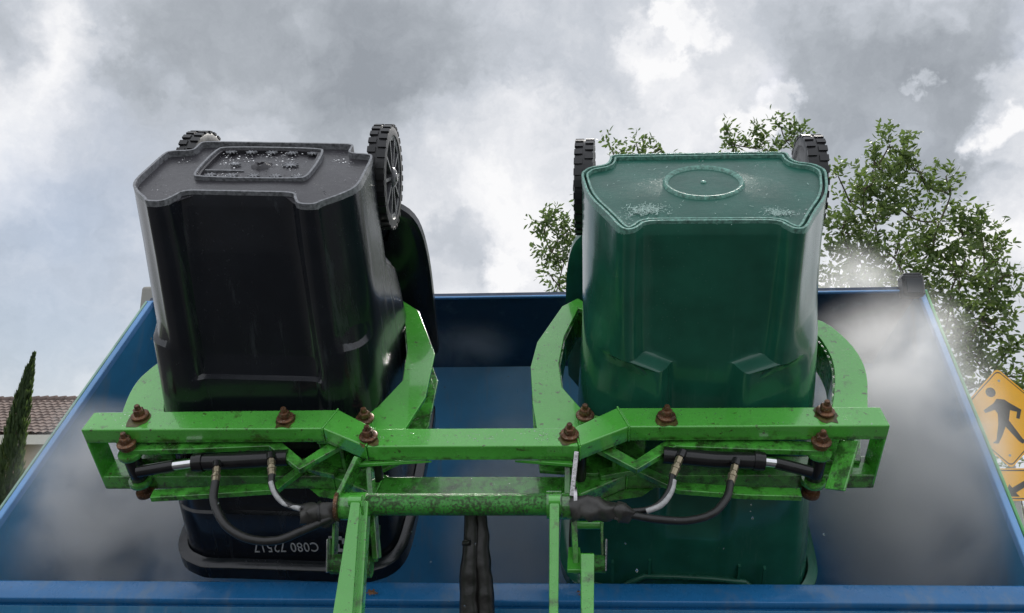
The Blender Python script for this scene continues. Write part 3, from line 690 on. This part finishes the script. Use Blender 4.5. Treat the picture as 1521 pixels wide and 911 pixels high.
        rect = chaikin([Vector(p) for p in ((x0+q, y0), (x1-q, y0), (x1, y0+q), (x1, y1-q), (x1-q, y1), (x0+q, y1), (x0, y1-q), (x0, y0+q))], 2)
        rect = [(p.x, p.y) for p in rect]; zt = zp+P['sag']*.6
        ring(rect, -.001, .004, zt-.012, zt+.010, 'moulded_frame', me_, pan)
        ring(rect, .004, .012, zt-.012, zt+.006, 'moulded_frame', mbase, pan)
        hubm = MB().lathe([(.024, zt-.004), (.020, zt+.006), (.012, zt+.010), (.009, zt+.004), (.001, zt+.004)], Matrix.Translation((0, .205, 0)), 20)
        hubm.v = [v+Vector((noise.noise(v*90), noise.noise(v*90+Vector((4, 4, 4))), noise.noise(v*120)))*.006 for v in hubm.v]
        hubm.build('hub', mbase, pan, smooth=50)
        st = MB()
        for k in range(5):
            for yy in (.150, .285):
                cx = -.094+k*.047
                for j in range(8):
                    an = j*math.pi/4; st.bar((cx, yy, zt+.004), (cx+math.cos(an)*.013, yy+math.sin(an)*.011, zt+.004), .0028, .0028, Vector((0, 0, 1)))
        st.build('stamped_stars', M['black_edge'], pan)
        st = MB()
        for k, cx in enumerate((-.060, .063)):
            for j in range(10):
                an = j*math.pi/5; st.bar((cx, .212, zt+.004), (cx+math.cos(an)*(.012+.006*k), .212+math.sin(an)*(.009+.006*k), zt+.005), .003, .003, Vector((0, 0, 1)))
        st.build('stamped_badge', M['black_edge'], pan)
        MB().box((-.115, .174, zt+.001), (-.03, .178, zt+.005)).build('stamped_line', M['black_edge'], pan)
    # mouth rim
    mo = bin_outline(*sec(-H), curvy)
    def rr_(a, z): return [(p.x, p.y, z) for p in inset(mo, a)]
    MB().loft([rr_(-.002, -H+.045), rr_(-.022, -H+.040), rr_(-.026, -H+.036), rr_(-.026, -H-.002), rr_(-.020, -H-.006), rr_(.004, -H-.006)]).build('mouth_rim', mb_, root, smooth=40)
    # handle bar and hinge at the back of the mouth
    fyM, ryM, hwM = sec(-H)[1], sec(-H)[2], sec(-H)[0]
    MB().tube([(-hwM*.78, ryM+.02, -H+.03), (-hwM*.78, ryM+.065, -H+.045), (hwM*.78, ryM+.065, -H+.045), (hwM*.78, ryM+.02, -H+.03)], .013, 12).build('handle', mb_, root, smooth=50)
    # lid, folded right back behind the body
    LL, lw = P['lid_len'], hwM+.025
    pl = [(-lw, 0), (lw, 0), (lw*1.0, LL*.55), (lw*.97, LL*.82), (lw*.88, LL*.95), (lw*.65, LL), (-lw*.65, LL), (-lw*.88, LL*.95), (-lw*.97, LL*.82), (-lw, LL*.55)]
    pl = [(p.x, p.y) for p in chaikin([Vector(p) for p in pl], 2)]
    lid_e = Matrix.Translation((P.get('lid_x', 0), ryM+.085, -H+.05)) @ Matrix.Rotation(P['lid_ang'], 4, 'X')
    rgs = []
    for a, h in ((0, -.028), (-.004, -.024), (-.004, .0), (.004, .006), (.020, .010), (.10, .022), (.2, .026)):
        rgs.append([lid_e @ Vector((p.x, p.y, h)) for p in inset(pl, a)])
    lid = MB().loft(rgs, False, True); lid = lid.build('lid', mb_, root, smooth=35)
    # axle and wheels
    ay, az = P['axle']
    MB().tube([(-P['wx']-.03, ay, az), (P['wx']+.03, ay, az)], .010, 14).build('axle', M['steel'], root, smooth=40)
    for s in (-1, 1):
        T = Matrix.Translation((s*P['wx']+(.012 if s < 0 and P.get('dzl') else 0), ay, az+(P.get('dzl', 0) if s < 0 else 0))) @ Matrix.Rotation(R(90)*s, 4, 'Y'); r = P['wr']; hw_ = P['wt']/2
        t = MB().lathe([(r*.80, -hw_), (r*.93, -hw_*1.0), (r*.965, -hw_*.9), (r*.975, 0), (r*.965, hw_*.9), (r*.93, hw_), (r*.80, hw_), (r*.79, 0), (r*.80, -hw_)], T, 56)
        nl = P['lugs']
        for k in range(nl):                                    # tread lugs
            for side in (-1, 1):
                a0 = 2*math.pi*(k+.25*side)/nl; a1 = a0+2*math.pi/nl*.56
                vs = []
                for a in (a0, a1):
                    for rr2 in (r*.955, r*1.0):
                        for zz in (side*hw_*.12, side*hw_*1.03): vs.append(T @ Vector((rr2*math.cos(a), rr2*math.sin(a), zz)))
                t.add(vs, [(0, 1, 3, 2), (4, 6, 7, 5), (0, 4, 5, 1), (2, 3, 7, 6), (0, 2, 6, 4), (1, 5, 7, 3)])
        wh = t.build('wheel', M['rubber'], root, smooth=40)
        rm = MB().lathe([(r*.70, -hw_*.8), (r*.80, -hw_*.9), (r*.80, hw_*.9), (r*.70, hw_*.8), (r*.70, -hw_*.8)], T, 40)
        for k in range(P['spokes']):
            a = 2*math.pi*k/P['spokes']
            rm.bar(T @ Vector((r*.16*math.cos(a), r*.16*math.sin(a), 0)), T @ Vector((r*.76*math.cos(a), r*.76*math.sin(a), 0)), P['wt']*1.0*.9, r*.055, (T.to_3x3() @ Vector((-math.sin(a), math.cos(a), 0))))
        rm.build('rim', M['rimm'], wh, smooth=40)
        MB().lathe([(r*.19, -hw_), (r*.19, hw_*1.0), (r*.14, hw_*1.25), (.001, hw_*1.28)], T, 20).build('hub', M['rimm'], wh, smooth=40)
    return root
M['green_edge_mid'] = mat_plain('moulded_green_plastic', (.02, .11, .07), .3)
M['scuff'] = mat_plain('pale_scratch', (.42, .60, .54), .5, 0, .3, 90, .1)
# section rows: z, half width, front y, rear y, recess half width, recess depth, corner x, corner y, notch width, notch depth
k = .925
black = make_bin(tilted(-.6975*k, (1.573-.021)*k, -.705*k), 0, 'black wheelie bin held upside down on the left, with white numbers near its mouth', dict(
    curvy=False, mat='black_bin', edge='black_edge', base='black_base', H=.965, dzl=-.024, roll=R(2.5), sag=.006, lid_len=.69, lid_ang=R(99), lid_x=.0, axle=(.392, -.100), wx=.234, wr=.128, wt=.042, lugs=30, spokes=10,
    secs=[(0, .238, 0, .335, .118, .055, .06, .09, .058, .062), (-.02, .239, -.002, .338, .118, .048, .06, .09, .058, .062), (-.12, .243, -.010, .350, .120, .036, .06, .09, .058, .085), (-.26, .249, -.024, .372, .124, .034, .06, .09, .055, .105),
          (-.33, .252, -.030, .385, .126, .034, .06, .09, .02, .03), (-.405, .256, -.036, .40, .128, .034, .06, .09, .02, .02), (-.412, .2565, -.0365, .40, .128, .010, .06, .09, .02, .02),
          (-.60, .266, -.055, .45, .13, .010, .06, .09, .02, .02), (-.78, .276, -.072, .50, .13, .008, .06, .09, .02, .02), (-.785, .276, -.078, .50, .13, .001, .06, .09, .02, .02), (-.965, .278, -.095, .55, .14, .001, .075, .095, .02, .02)]))
k = .95
green = make_bin(tilted(.320*k, (1.52-.031)*k, -.757*k), R(-4.5), 'dark green wheelie bin upside down on the right, round ring on its underside', dict(
    curvy=True, mat='green_bin', edge='green_edge', base='green_base', H=1.02, roll=R(-1.3), sag=.010, lid_len=.73, lid_ang=R(99), ring_y=.225, axle=(.425, -.090), wx=.266, wr=.119, wt=.044, lugs=26, spokes=8,
    secs=[(0, .266, 0, .400, .135, .040, .115, .24, .062, .075), (-.02, .266, -.002, .402, .135, .034, .115, .24, .062, .075), (-.12, .266, -.008, .410, .135, .040, .11, .23, .062, .11), (-.235, .266, -.016, .420, .134, .044, .10, .20, .06, .13),
          (-.30, .266, -.022, .43, .132, .046, .09, .16, .02, .03), (-.325, .267, -.024, .435, .070, .046, .09, .15, .02, .02), (-.60, .284, -.046, .48, .066, .042, .09, .14, .02, .02), (-.80, .298, -.062, .52, .066, .004, .09, .13, .02, .02),
          (-1.02, .310, -.082, .56, .066, .002, .09, .12, .02, .02)]))
# numbers printed on the black bin, upside down like the bin
def text_mesh(body_, size, depth):
    cu = bpy.data.curves.new('txt', 'FONT'); cu.body = body_; cu.size = size; cu.extrude = depth; cu.space_character = 1.08
    o = bpy.data.objects.new('txt', cu); COL.objects.link(o); bpy.context.view_layer.update()
    me = bpy.data.meshes.new_from_object(o.evaluated_get(bpy.context.evaluated_depsgraph_get())); COL.objects.unlink(o); bpy.data.objects.remove(o); return me
bpy.context.view_layer.update()
me = text_mesh('C080 72517', .036, .0004); me.materials.append(M['text'])
tx = bpy.data.objects.new('printed_number', me); COL.objects.link(tx); tx.parent = black
sl = math.atan2(.017+.0, .18)
tx.matrix_local = Matrix.Translation((.088, -.0888, -.862)) @ Matrix.Rotation(R(-4), 4, 'Y') @ Matrix.Rotation(-sl, 4, 'X') @ Matrix.Rotation(R(180), 4, 'Y') @ Matrix.Rotation(R(90), 4, 'X') @ Matrix.Diagonal((.86, 1.15, 1, 1))
tx['label'] = 'white printed number C080 72517'
m = MB()
for a, b in (((.118, -.845), (.150, -.836)), ((.122, -.860), (.128, -.838)), ((.150, -.858), (.156, -.842)), ((.122, -.884), (.150, -.876)), ((.136, -.874), (.142, -.860))):
    m.box((a[0], -.0905-(-.84-a[1])*.09-.002, a[1]), (b[0], -.0895-(-.84-a[1])*.09, b[1]))
m.build('printed_mark', M['text'], black)
# moulded ridge under the green bin's rim
m = MB()
pts = [(-.185, -.985), (-.155, -.945), (-.11, -.915), (-.03, -.912), (.05, -.912), (.13, -.918), (.16, -.945), (.20, -.985)]
m.tube([(x, -.074-(-.91-z)*.09, z) for x, z in pts], .0075, 10)
m.build('moulded_ridge', M['green_edge_mid'], green, smooth=60)
m = MB()
for x, z0, z1 in ((-.19, -.95, -.88), (-.10, -.91, -.865), (.115, -.915, -.87), (.175, -.945, -.875)): m.bar((x, -.070, z0), (x, -.064, z1), .006, .012)
m.build('moulded_rib', M['green_bin'], green)

# beads of water standing on the wet top faces, and weld seams
def beads(regions, parent, n, r0, r1, seed):
    rr = random.Random(seed); m = MB(); ar = [max(1e-6, abs((x1-x0)*(y1-y0))) for x0, x1, y0, y1, z in regions]
    for _ in range(n):
        x0, x1, y0, y1, z = rr.choices(regions, ar)[0]; x, y = rr.uniform(x0, x1), rr.uniform(y0, y1)
        if noise.noise(Vector((x*14, y*14, seed))) < rr.uniform(-.5, .3): continue
        r = r0*(r1/r0)**(rr.random()**2.2); e = rr.uniform(.8, 1.3)
        m.lathe([(r, 0), (r*.82, r*.32), (r*.45, r*.52), (.00001, r*.58)], Matrix.Translation((x, y, z)) @ Matrix.Diagonal((e, 1, 1, 1)), 7)
    tag(m.build('water_beads', M['water'], parent, smooth=80, fix=False), kind='stuff')
T_ = [(-.20, .20, .004, .046, .0003), (-.20, .20, .004, .046, -.1397), (-.85, -.34, .056, .110, .0003), (.34, .85, .056, .110, .0003)]
beads(T_[:2], rig, 700, .0006, .0019, 3); beads(T_[2:], rig, 260, .0006, .0018, 4)
beads([(-.20, -.135, .07, .27, -.0055), (.14, .20, .07, .27, -.0055), (-.13, .13, .07, .115, -.0050), (-.15, .15, .32, .332, -.0060), (-.11, .11, .14, .29, .0008)], black, 620, .0007, .0024, 5)
beads([(-.22, .22, .08, .11, -.0035), (-.15, .15, .33, .38, -.0035)], green, 220, .0006, .0018, 6)
def weld(p, q):
    p, q = Vector(p), Vector(q); n_ = max(4, int((q-p).length/.0035)); pts = [p.lerp(q, k/n_) for k in range(n_+1)]
    MB().tube(pts, [.0018+.0009*(k % 2) for k in range(n_+1)], 7).build('weld_seam', M['green'], rig, smooth=60)
for s_ in (-1, 1):
    for z in (.0005, -.1395):
        weld((s_*.2225, -.006, z), (s_*.2125, .052, z)); weld((s_*.3285, .052, z), (s_*.3085, .117, z))
        weld((s_*.2235, -.007, z-.001), (s_*.2235, -.007, z-.039)); weld((s_*.3285, .0515, z-.001), (s_*.3285, .0515, z-.039))
    weld((s_*.862, .0525, -.042), (s_*.862, .0525, -.138))

# ------------------------------------------------------------------ drops of water falling from the frame
rnd = random.Random(3)
me0 = None
DROPS = [(1118, 770, 1.6, 3.2), (1116, 750, 1.6, 2), (1115, 760, 1.6, 1.6), (1224, 794, 1.6, 3), (946, 848, 1.62, 4), (929, 808, 1.62, 2.4), (658, 745, 1.68, 2.6), (706, 808, 1.7, 2.6), (612, 790, 1.65, 2), (690, 900, 1.7, 2.4), (667, 893, 1.7, 2),
         (324, 748, 1.6, 2.4), (640, 835, 1.65, 1.8), (1003, 772, 1.62, 1.8), (1075, 815, 1.62, 1.6), (150, 860, 1.7, 1.6)]
for i, (px, py, Y, s_) in enumerate(DROPS):
    p = at(px, py, Y); r = s_*Y/F*.5
    m = MB().lathe([(.0005, -1.0), (.55, -.85), (.95, -.35), (1, .05), (.8, .6), (.4, 1.1), (.0005, 1.5)], Matrix.Diagonal((r, r, r, 1)), 12)
    o = m.build('water_drop', M['water'], None, smooth=60); o.location = p
    tag(o, 'clear drop of water falling below the green lift frame', 'water drop', 'water drops falling from the lift frame')

# ------------------------------------------------------------------ steam
def steam(px, py, Y, rx, ry, rz, mat, label, rot=0):
    bm = bmesh.new(); bmesh.ops.create_icosphere(bm, subdivisions=3, radius=1); me = bpy.data.meshes.new('steam'); bm.to_mesh(me); bm.free(); me.materials.append(mat)
    o = bpy.data.objects.new('steam', me); COL.objects.link(o); o.location = at(px, py, Y); o.scale = (rx, ry, rz); o.rotation_euler = (0, rot, 0)
    tag(o, label, 'steam', None, 'stuff')
steam(130, 785, 2.26, .60, .30, .40, mat_steam('steam_cloud', 30, 0), 'grey steam drifting low in the left half of the tank')
steam(1345, 715, 2.36, .42, .40, .62, mat_steam('steam_cloud', 26, 4), 'thick pale steam rising along the right side of the tank', 0)
steam(1262, 450, 2.85, .24, .22, .26, mat_steam('steam_cloud', 7, 9, lo=.3, hi=.7, inside=False), 'thin steam blowing over the rear edge of the tank beside the green bin')
steam(770, 790, 2.60, .30, .28, .48, mat_steam('steam_cloud', 18, 14), 'faint steam between the two bins')
steam(690, 490, 2.86, .26, .16, .20, mat_steam('steam_cloud', 14, 19), 'faint wisp of steam beneath the rear hood of the tank')

# ------------------------------------------------------------------ trees
def leaf_spray(m, p, d, n, ll, lw, spread, rnd):
    d = d.normalized(); u = d.orthogonal().normalized(); v = d.cross(u)
    for k in range(n):
        t = (k+.5)/n; a = rnd.uniform(0, 6.28)
        e = (d*rnd.uniform(.3, 1.0)+(u*math.cos(a)+v*math.sin(a))*rnd.uniform(.5, 1.1)+Vector((0, 0, -.25))).normalized()
        b = p+d*spread*(t-.3)+Vector((rnd.gauss(0, 1), rnd.gauss(0, 1), rnd.gauss(0, 1)))*spread*.13
        s_ = e.cross(Vector((rnd.gauss(0, 1), rnd.gauss(0, 1), rnd.gauss(0, 1)))).normalized()
        l_ = ll*rnd.uniform(.6, 1.15); w_ = lw*rnd.uniform(.7, 1.2); mid = b+e*l_*.45+e.cross(s_)*l_*.08
        m2 = b+e*l_*.75+e.cross(s_)*l_*.06
        m.add([b, mid+s_*w_*.5, m2+s_*w_*.36, b+e*l_, m2-s_*w_*.36, mid-s_*w_*.5], [(0, 1, 2, 3, 4, 5)])
def make_tree(name, label, base, blobs, Y, leafmat, trunk_r, fork_z, per, ll, lw, seed, depth=1.0):
    rnd = random.Random(seed)
    root = empty(name, base); tag(root, label, 'tree')
    cr_ = MB(); br = MB(); tk_ = MB()
    top = Vector((0, 0, fork_z)); sway = Vector((rnd.uniform(-.1, .1), rnd.uniform(-.1, .1), fork_z*.5))
    tk_.tube([(0, 0, -.1), (0, 0, .15), sway, top], [trunk_r*1.5, trunk_r, trunk_r*.85, trunk_r*.7], 14, smooth=5)
    nodes = [(top, trunk_r*.6, 0), (top+Vector((0, 0, .5)), trunk_r*.55, 0)]
    br.tube([top-Vector((0, 0, .1)), top+Vector((.03, 0, .5))], [trunk_r*.7, trunk_r*.5], 10)
    order = sorted(((at(px, py, Y+dy)-base, r*Y/F) for px, py, r, dy in blobs), key=lambda b_: (b_[0]-top).length)
    for c, rad in order:
        best = min(nodes, key=lambda q_: (q_[0]-c).length+.45*max(0, q_[0].z-c.z)*2+.12*q_[2])
        a = best[0]; L0 = (c-a).length; r0 = best[1]*.72
        j = Vector((rnd.uniform(-1, 1), rnd.uniform(-1, 1), rnd.uniform(-1, 1)))*L0*.10
        mid = a.lerp(c, .5)+Vector((0, 0, -.04*L0))+j; r1 = max(.007, r0*.5)
        br.tube([a, mid, c], [max(r0, .012), max(.010, (r0+r1)/2), r1], 7, smooth=5)
        nodes.append((mid, (r0+r1)/2, best[2]+1)); nodes.append((c, r1, best[2]+1))
        n = max(4, int(per*(rad*F/Y/40)**2))
        for _ in range(n):
            d = Vector((rnd.gauss(0, 1), rnd.gauss(0, 1), rnd.gauss(0, 1)+.35)).normalized()
            rr = rad*rnd.random()**.45; q = c+Vector((d.x, d.y*depth, d.z))*rr
            st = c+Vector((d.x, d.y, d.z))*rr*.25
            if rnd.random() < .45: br.tube([st, st.lerp(q, .5)+Vector((0, 0, -.02)), q], [.008, .005, .0025], 4)
            leaf_spray(cr_, q, (d+Vector((0, 0, .5))), rnd.randint(9, 16), ll, lw, ll*2.2, rnd)
    tk_.build('trunk', M['bark'], root, smooth=60)
    c_ = cr_.build('crown', leafmat, root, fix=False); br.build('branches', M['bark'], root, smooth=60, fix=False)
    return root
leafA = mat_leaf('ash_leaves', (.055, .095, .028), (.13, .19, .06), (.24, .30, .11))
leafB = mat_leaf('elm_leaves', (.045, .08, .028), (.10, .15, .055), (.17, .23, .09))
b1 = at(1345, 700, 9.5); b1.z = 0
make_tree('ash_tree', 'tall leafy green tree behind the right side of the tank', b1,
    [(1322, 215, 26, 0), (1345, 240, 26, .1), (1300, 250, 24, 0), (1285, 280, 28, -.1), (1320, 285, 34, .2), (1365, 255, 26, 0), (1378, 280, 22, .1), (1245, 262, 17, 0), (1262, 300, 24, .2),
     (1300, 330, 40, 0), (1350, 320, 26, .3), (1405, 262, 13, 0), (1412, 290, 20, 0), (1425, 320, 18, .1), (1395, 330, 22, 0), (1250, 345, 34, 0), (1275, 385, 44, .2), (1330, 385, 40, -.2),
     (1385, 375, 42, 0), (1430, 350, 28, .1), (1455, 335, 22, 0), (1462, 372, 30, 0), (1425, 405, 42, -.2), (1480, 385, 20, .1), (1492, 410, 24, 0), (1470, 430, 34, .1), (1350, 440, 42, 0),
     (1290, 440, 42, .2), (1250, 430, 38, .2), (1410, 455, 42, 0), (1455, 480, 42, 0), (1497, 470, 24, 0), (1500, 520, 22, 0), (1440, 525, 42, .1), (1395, 505, 40, .2), (1475, 560, 34, 0), (1430, 580, 40, 0),
     (1515, 560, 20, 0), (1340, 520, 50, .3), (1400, 640, 50, .2), (1470, 640, 40, .4), (1280, 520, 50, .4), (1300, 620, 60, .4)],
    9.5, leafA, .10, 2.0, 33, .098, .038, 11)
b2 = at(1000, 700, 12.5); b2.z = 0
make_tree('ash_tree', 'slender leafy tree showing only around the green bin', b2,
    [(815, 328, 20, 0), (832, 350, 20, 0), (808, 345, 14, 0), (820, 375, 20, .1), (838, 390, 20, 0), (815, 405, 12, 0), (830, 425, 14, 0), (845, 340, 18, 0), (905, 215, 11, 0), (912, 235, 12, 0), (945, 212, 12, 0), (952, 232, 14, .1), (982, 222, 8, 0),
     (1080, 195, 10, 0), (1090, 215, 16, 0), (1118, 205, 13, 0), (1128, 222, 18, 0), (1160, 188, 12, 0), (1168, 210, 18, 0), (1186, 195, 10, 0), (1195, 230, 18, 0), (1000, 280, 45, .3), (900, 320, 45, .3), (1100, 290, 50, .3), (1180, 300, 40, .2), (950, 400, 60, .3), (1080, 400, 70, .4), (820, 445, 10, .1), (870, 440, 30, .3)],
    12.5, leafB, .10, 2.6, 52, .12, .044, 23)
# a low shrub beyond the sign
b3 = at(1510, 740, 12.0); b3.z = 0
rn = random.Random(4); root = empty('street_shrub', b3); tag(root, 'low green shrub behind the crossing sign post', 'shrub')
m = MB(); s_ = MB()
for k in range(420):
    d = Vector((rn.gauss(0, 1), rn.gauss(0, 1), rn.gauss(0, 1))).normalized(); q = Vector((d.x*.9, d.y*.6, 1.35+d.z*1.25))*rn.uniform(.7, 1.0); leaf_spray(m, q, d+Vector((0, 0, .4)), 10, .08, .03, .16, rn)
for k in range(9): s_.tube([(0, 0, 0), (rn.uniform(-.3, .3), rn.uniform(-.3, .3), .8), (rn.uniform(-.7, .7), rn.uniform(-.5, .5), 2.0)], [.03, .02, .006], 6)
m.build('foliage', leafA, root, fix=False); s_.build('stems', M['bark'], root, smooth=60, fix=False)

# cypress on the left
b4 = at(14, 700, 14.0); b4.z = 0
root = empty('cypress_tree', b4); tag(root, 'tall narrow dark cypress with a thin leaning tip, in front of the house', 'tree')
topz = at(35, 528, 14.0).z; m = MB(); rn = random.Random(9)
prof = [(0, .10), (.03, .26), (.25, .34), (.5, .30), (.7, .235), (.82, .16), (.9, .09), (.96, .045), (1, .01)]
def prad(t):
    for (a, ra), (b, rb) in zip(prof[:-1], prof[1:]):
        if a <= t <= b: return ra+(rb-ra)*(t-a)/(b-a)
    return .01
for k in range(5200):
    t = rn.random(); a = rn.uniform(0, 6.28); rr = prad(t)*.64*(.55+.5*rn.random())*(1+.22*noise.noise(Vector((math.cos(a)*1.5, math.sin(a)*1.5, t*9)))); lean = .22*max(0, t-.55)**1.6*2.3
    p = Vector((math.cos(a)*rr+lean, math.sin(a)*rr, t*topz)); o_ = Vector((math.cos(a)*.25, math.sin(a)*.25, 1)).normalized()
    l_ = rn.uniform(.10, .20)*(.5 if t > .93 else 1); s_ = Vector((-math.sin(a), math.cos(a), 0))*.5+Vector((rn.gauss(0, .4), rn.gauss(0, .4), 0)); s_.normalize()
    m.add([p, p+o_*l_*.5+s_*.020, p+o_*l_, p+o_*l_*.5-s_*.020], [(0, 1, 2, 3)])
m.build('crown', mat_leaf('cypress_leaves', (.022, .042, .018), (.04, .07, .028), (.07, .105, .04)), root, fix=False)
MB().tube([(0, 0, -.05), (0, 0, .6), (.03, 0, topz*.8)], [.09, .07, .02], 10).build('trunk', M['bark'], root, smooth=60)

# ------------------------------------------------------------------ house on the left
HY = 26.0
hz = at(60, 645, HY).z; rzz = at(60, 592, HY+3.2).z
house = empty('house', (-16, HY, 0)); tag(house, 'beige stucco house with brown tiled roof beyond the left side of the tank', 'house')
hx0, hx1 = -9.0, 9.0
MB().box((hx0, .6, 0), (hx1, 9.0, hz-.12)).build('wall', M['stucco'], house)
MB().box((hx0-.5, -.02, hz-.34), (hx1+.5, .06, hz-.02)).build('fascia', M['fascia'], house, bevel=.01)
MB().box((hx0-.5, .06, hz-.14), (hx1+.5, .60, hz-.11)).build('soffit', M['fascia'], house)
# two roof slopes with rolled tiles in stepped courses
m = MB(); run = 3.9; rows = 12; tp = .27
ang_h = rzz-hz
nx = int((hx1-hx0+1)/tp*6)
for side in (0, 1):
    vs = []; fs = []
    for r in range(rows):
        for e in (0, 1):
            t = (r+e)/rows; y = t*run; z = hz+t*ang_h+(.045 if e == 0 else 0.0)
            if side: y = 9.6-y
            for i in range(nx+1):
                x = hx0-.5+(hx1-hx0+1)*i/nx; vs.append((x, y-.05, z+.045*abs(math.sin(math.pi*(x/tp)))+.008*math.sin(i*12.9+r*7)))
    for r in range(rows*2-1):
        for i in range(nx): a = r*(nx+1)+i; fs.append((a, a+1, a+nx+2, a+nx+1))
    m.add(vs, fs)
m.build('roof', M['tile'], house, fix=False)
m = MB(); rn = random.Random(2); x = hx0-.5
while x < hx1+.5:
    m.tube([(x, run, rzz+.03), (x+.42, run, rzz+.055+rn.uniform(-.01, .02))], [.12, .14], 10); x += .36
m.build('ridge_tiles', M['tile'], house, smooth=60)
MB().add([(hx0, .6, hz-.12), (hx0, 9, hz-.12), (hx0, 4.8, rzz-.05)], [(0, 1, 2)]).build('gable', M['stucco'], house)
for wx_ in (-4, .5, 5):
    f = MB().box((wx_-.8, .54, 1.0), (wx_+.8, .66, 2.2)).build('window', M['fascia'], house, bevel=.01)
    MB().box((wx_-.72, .52, 1.08), (wx_+.72, .55, 2.12)).build('pane', M['glass'], f)

# ------------------------------------------------------------------ crossing sign on the right
SY = 9.0
c = at(1490, 621, SY)
sg = empty('crossing_sign', (c.x+.03, SY+.03, 0)); tag(sg, 'yellow diamond pedestrian crossing sign with arrow plaque below, right of the tank', 'sign')
MB().box((-.03, -.02, 0), (.03, .02, c.z+.52)).build('post', M['galv'], sg, bevel=.004)
def sp(name, pts, y0, y1, mat, par=None, cx=c.x-(c.x+.03), cz=c.z, bev=0):
    T = Matrix.Translation((cx, 0, cz)) @ Matrix.Rotation(R(90), 4, 'X')
    return MB().prism(pts, -y1, -y0, T).build(name, M[mat], par or sg, bevel=bev)
def rdiam(h, q): return [(p.x, p.y) for p in chaikin([Vector(v) for v in ((0, -h), (h, 0), (0, h), (-h, 0))], 3, q)]
hd = .535
def dia(h): 
    o = []
    for cx, cy in ((0, -1), (1, 0), (0, 1), (-1, 0)):
        a0 = math.atan2(cy, cx)
        for k in range(5):
            a = a0-R(45)+R(90)*k/4; o.append((cx*(h-.06)+.045*math.cos(a), cy*(h-.06)+.045*math.sin(a)))
    return o
pan = sp('sign_panel', dia(hd), -.050, -.046, 'sign')
sp('border', dia(hd-.022), -.0515, -.0501, 'signblack', pan); sp('face', dia(hd-.036), -.053, -.0516, 'sign', pan)
fig = sp('walking_figure', [(a_*.95, b_*.95) for a_, b_ in [(-.055, .215), (.03, .205), (.075, .17), (.20, .09), (.165, -.015), (.13, -.005), (.15, .065), (.075, .085), (.045, -.03), (.17, -.24), (.215, -.265), (.155, -.29), (.12, -.26), (.0, -.10), (-.05, -.20), (-.105, -.29), (-.165, -.285), (-.12, -.25), (-.075, -.07), (-.065, .045), (-.09, .09), (-.20, .055), (-.215, .085), (-.10, .16)]], -.0545, -.0531, 'signblack', pan)
hdp = [(-.105+.052*math.cos(a*math.pi/12), .275+.052*math.sin(a*math.pi/12)) for a in range(24)]
sp('figure_head', hdp, -.0545, -.0531, 'signblack', pan)
for zz in (.40, -.40): sp('rivet', [(.014*math.cos(a*.6283), zz+.014*math.sin(a*.6283)) for a in range(10)], -.0550, -.0531, 'galv', pan)
# arrow plaque
q = at(1497, 696, SY); q2 = at(1497, 744, SY); ph = (q.z-q2.z)/2; pc = (q.z+q2.z)/2; pw = .30
def rc(w_, h_): return [(-w_, -h_), (w_, -h_), (w_, h_), (-w_, h_)]
pl_ = sp('arrow_plaque', rc(pw, ph), -.050, -.046, 'sign', None, .06, pc); sp('border', rc(pw-.015, ph-.015), -.0515, -.0501, 'signblack', pl_, .06, pc); sp('face', rc(pw-.028, ph-.028), -.053, -.0516, 'sign', pl_, .06, pc)
sp('arrow', [(-.20, -.125), (-.05, -.125), (-.085, -.085), (.16, .05), (.13, .10), (-.115, -.035), (-.14, .005)], -.0545, -.0531, 'signblack', pl_, .06, pc)
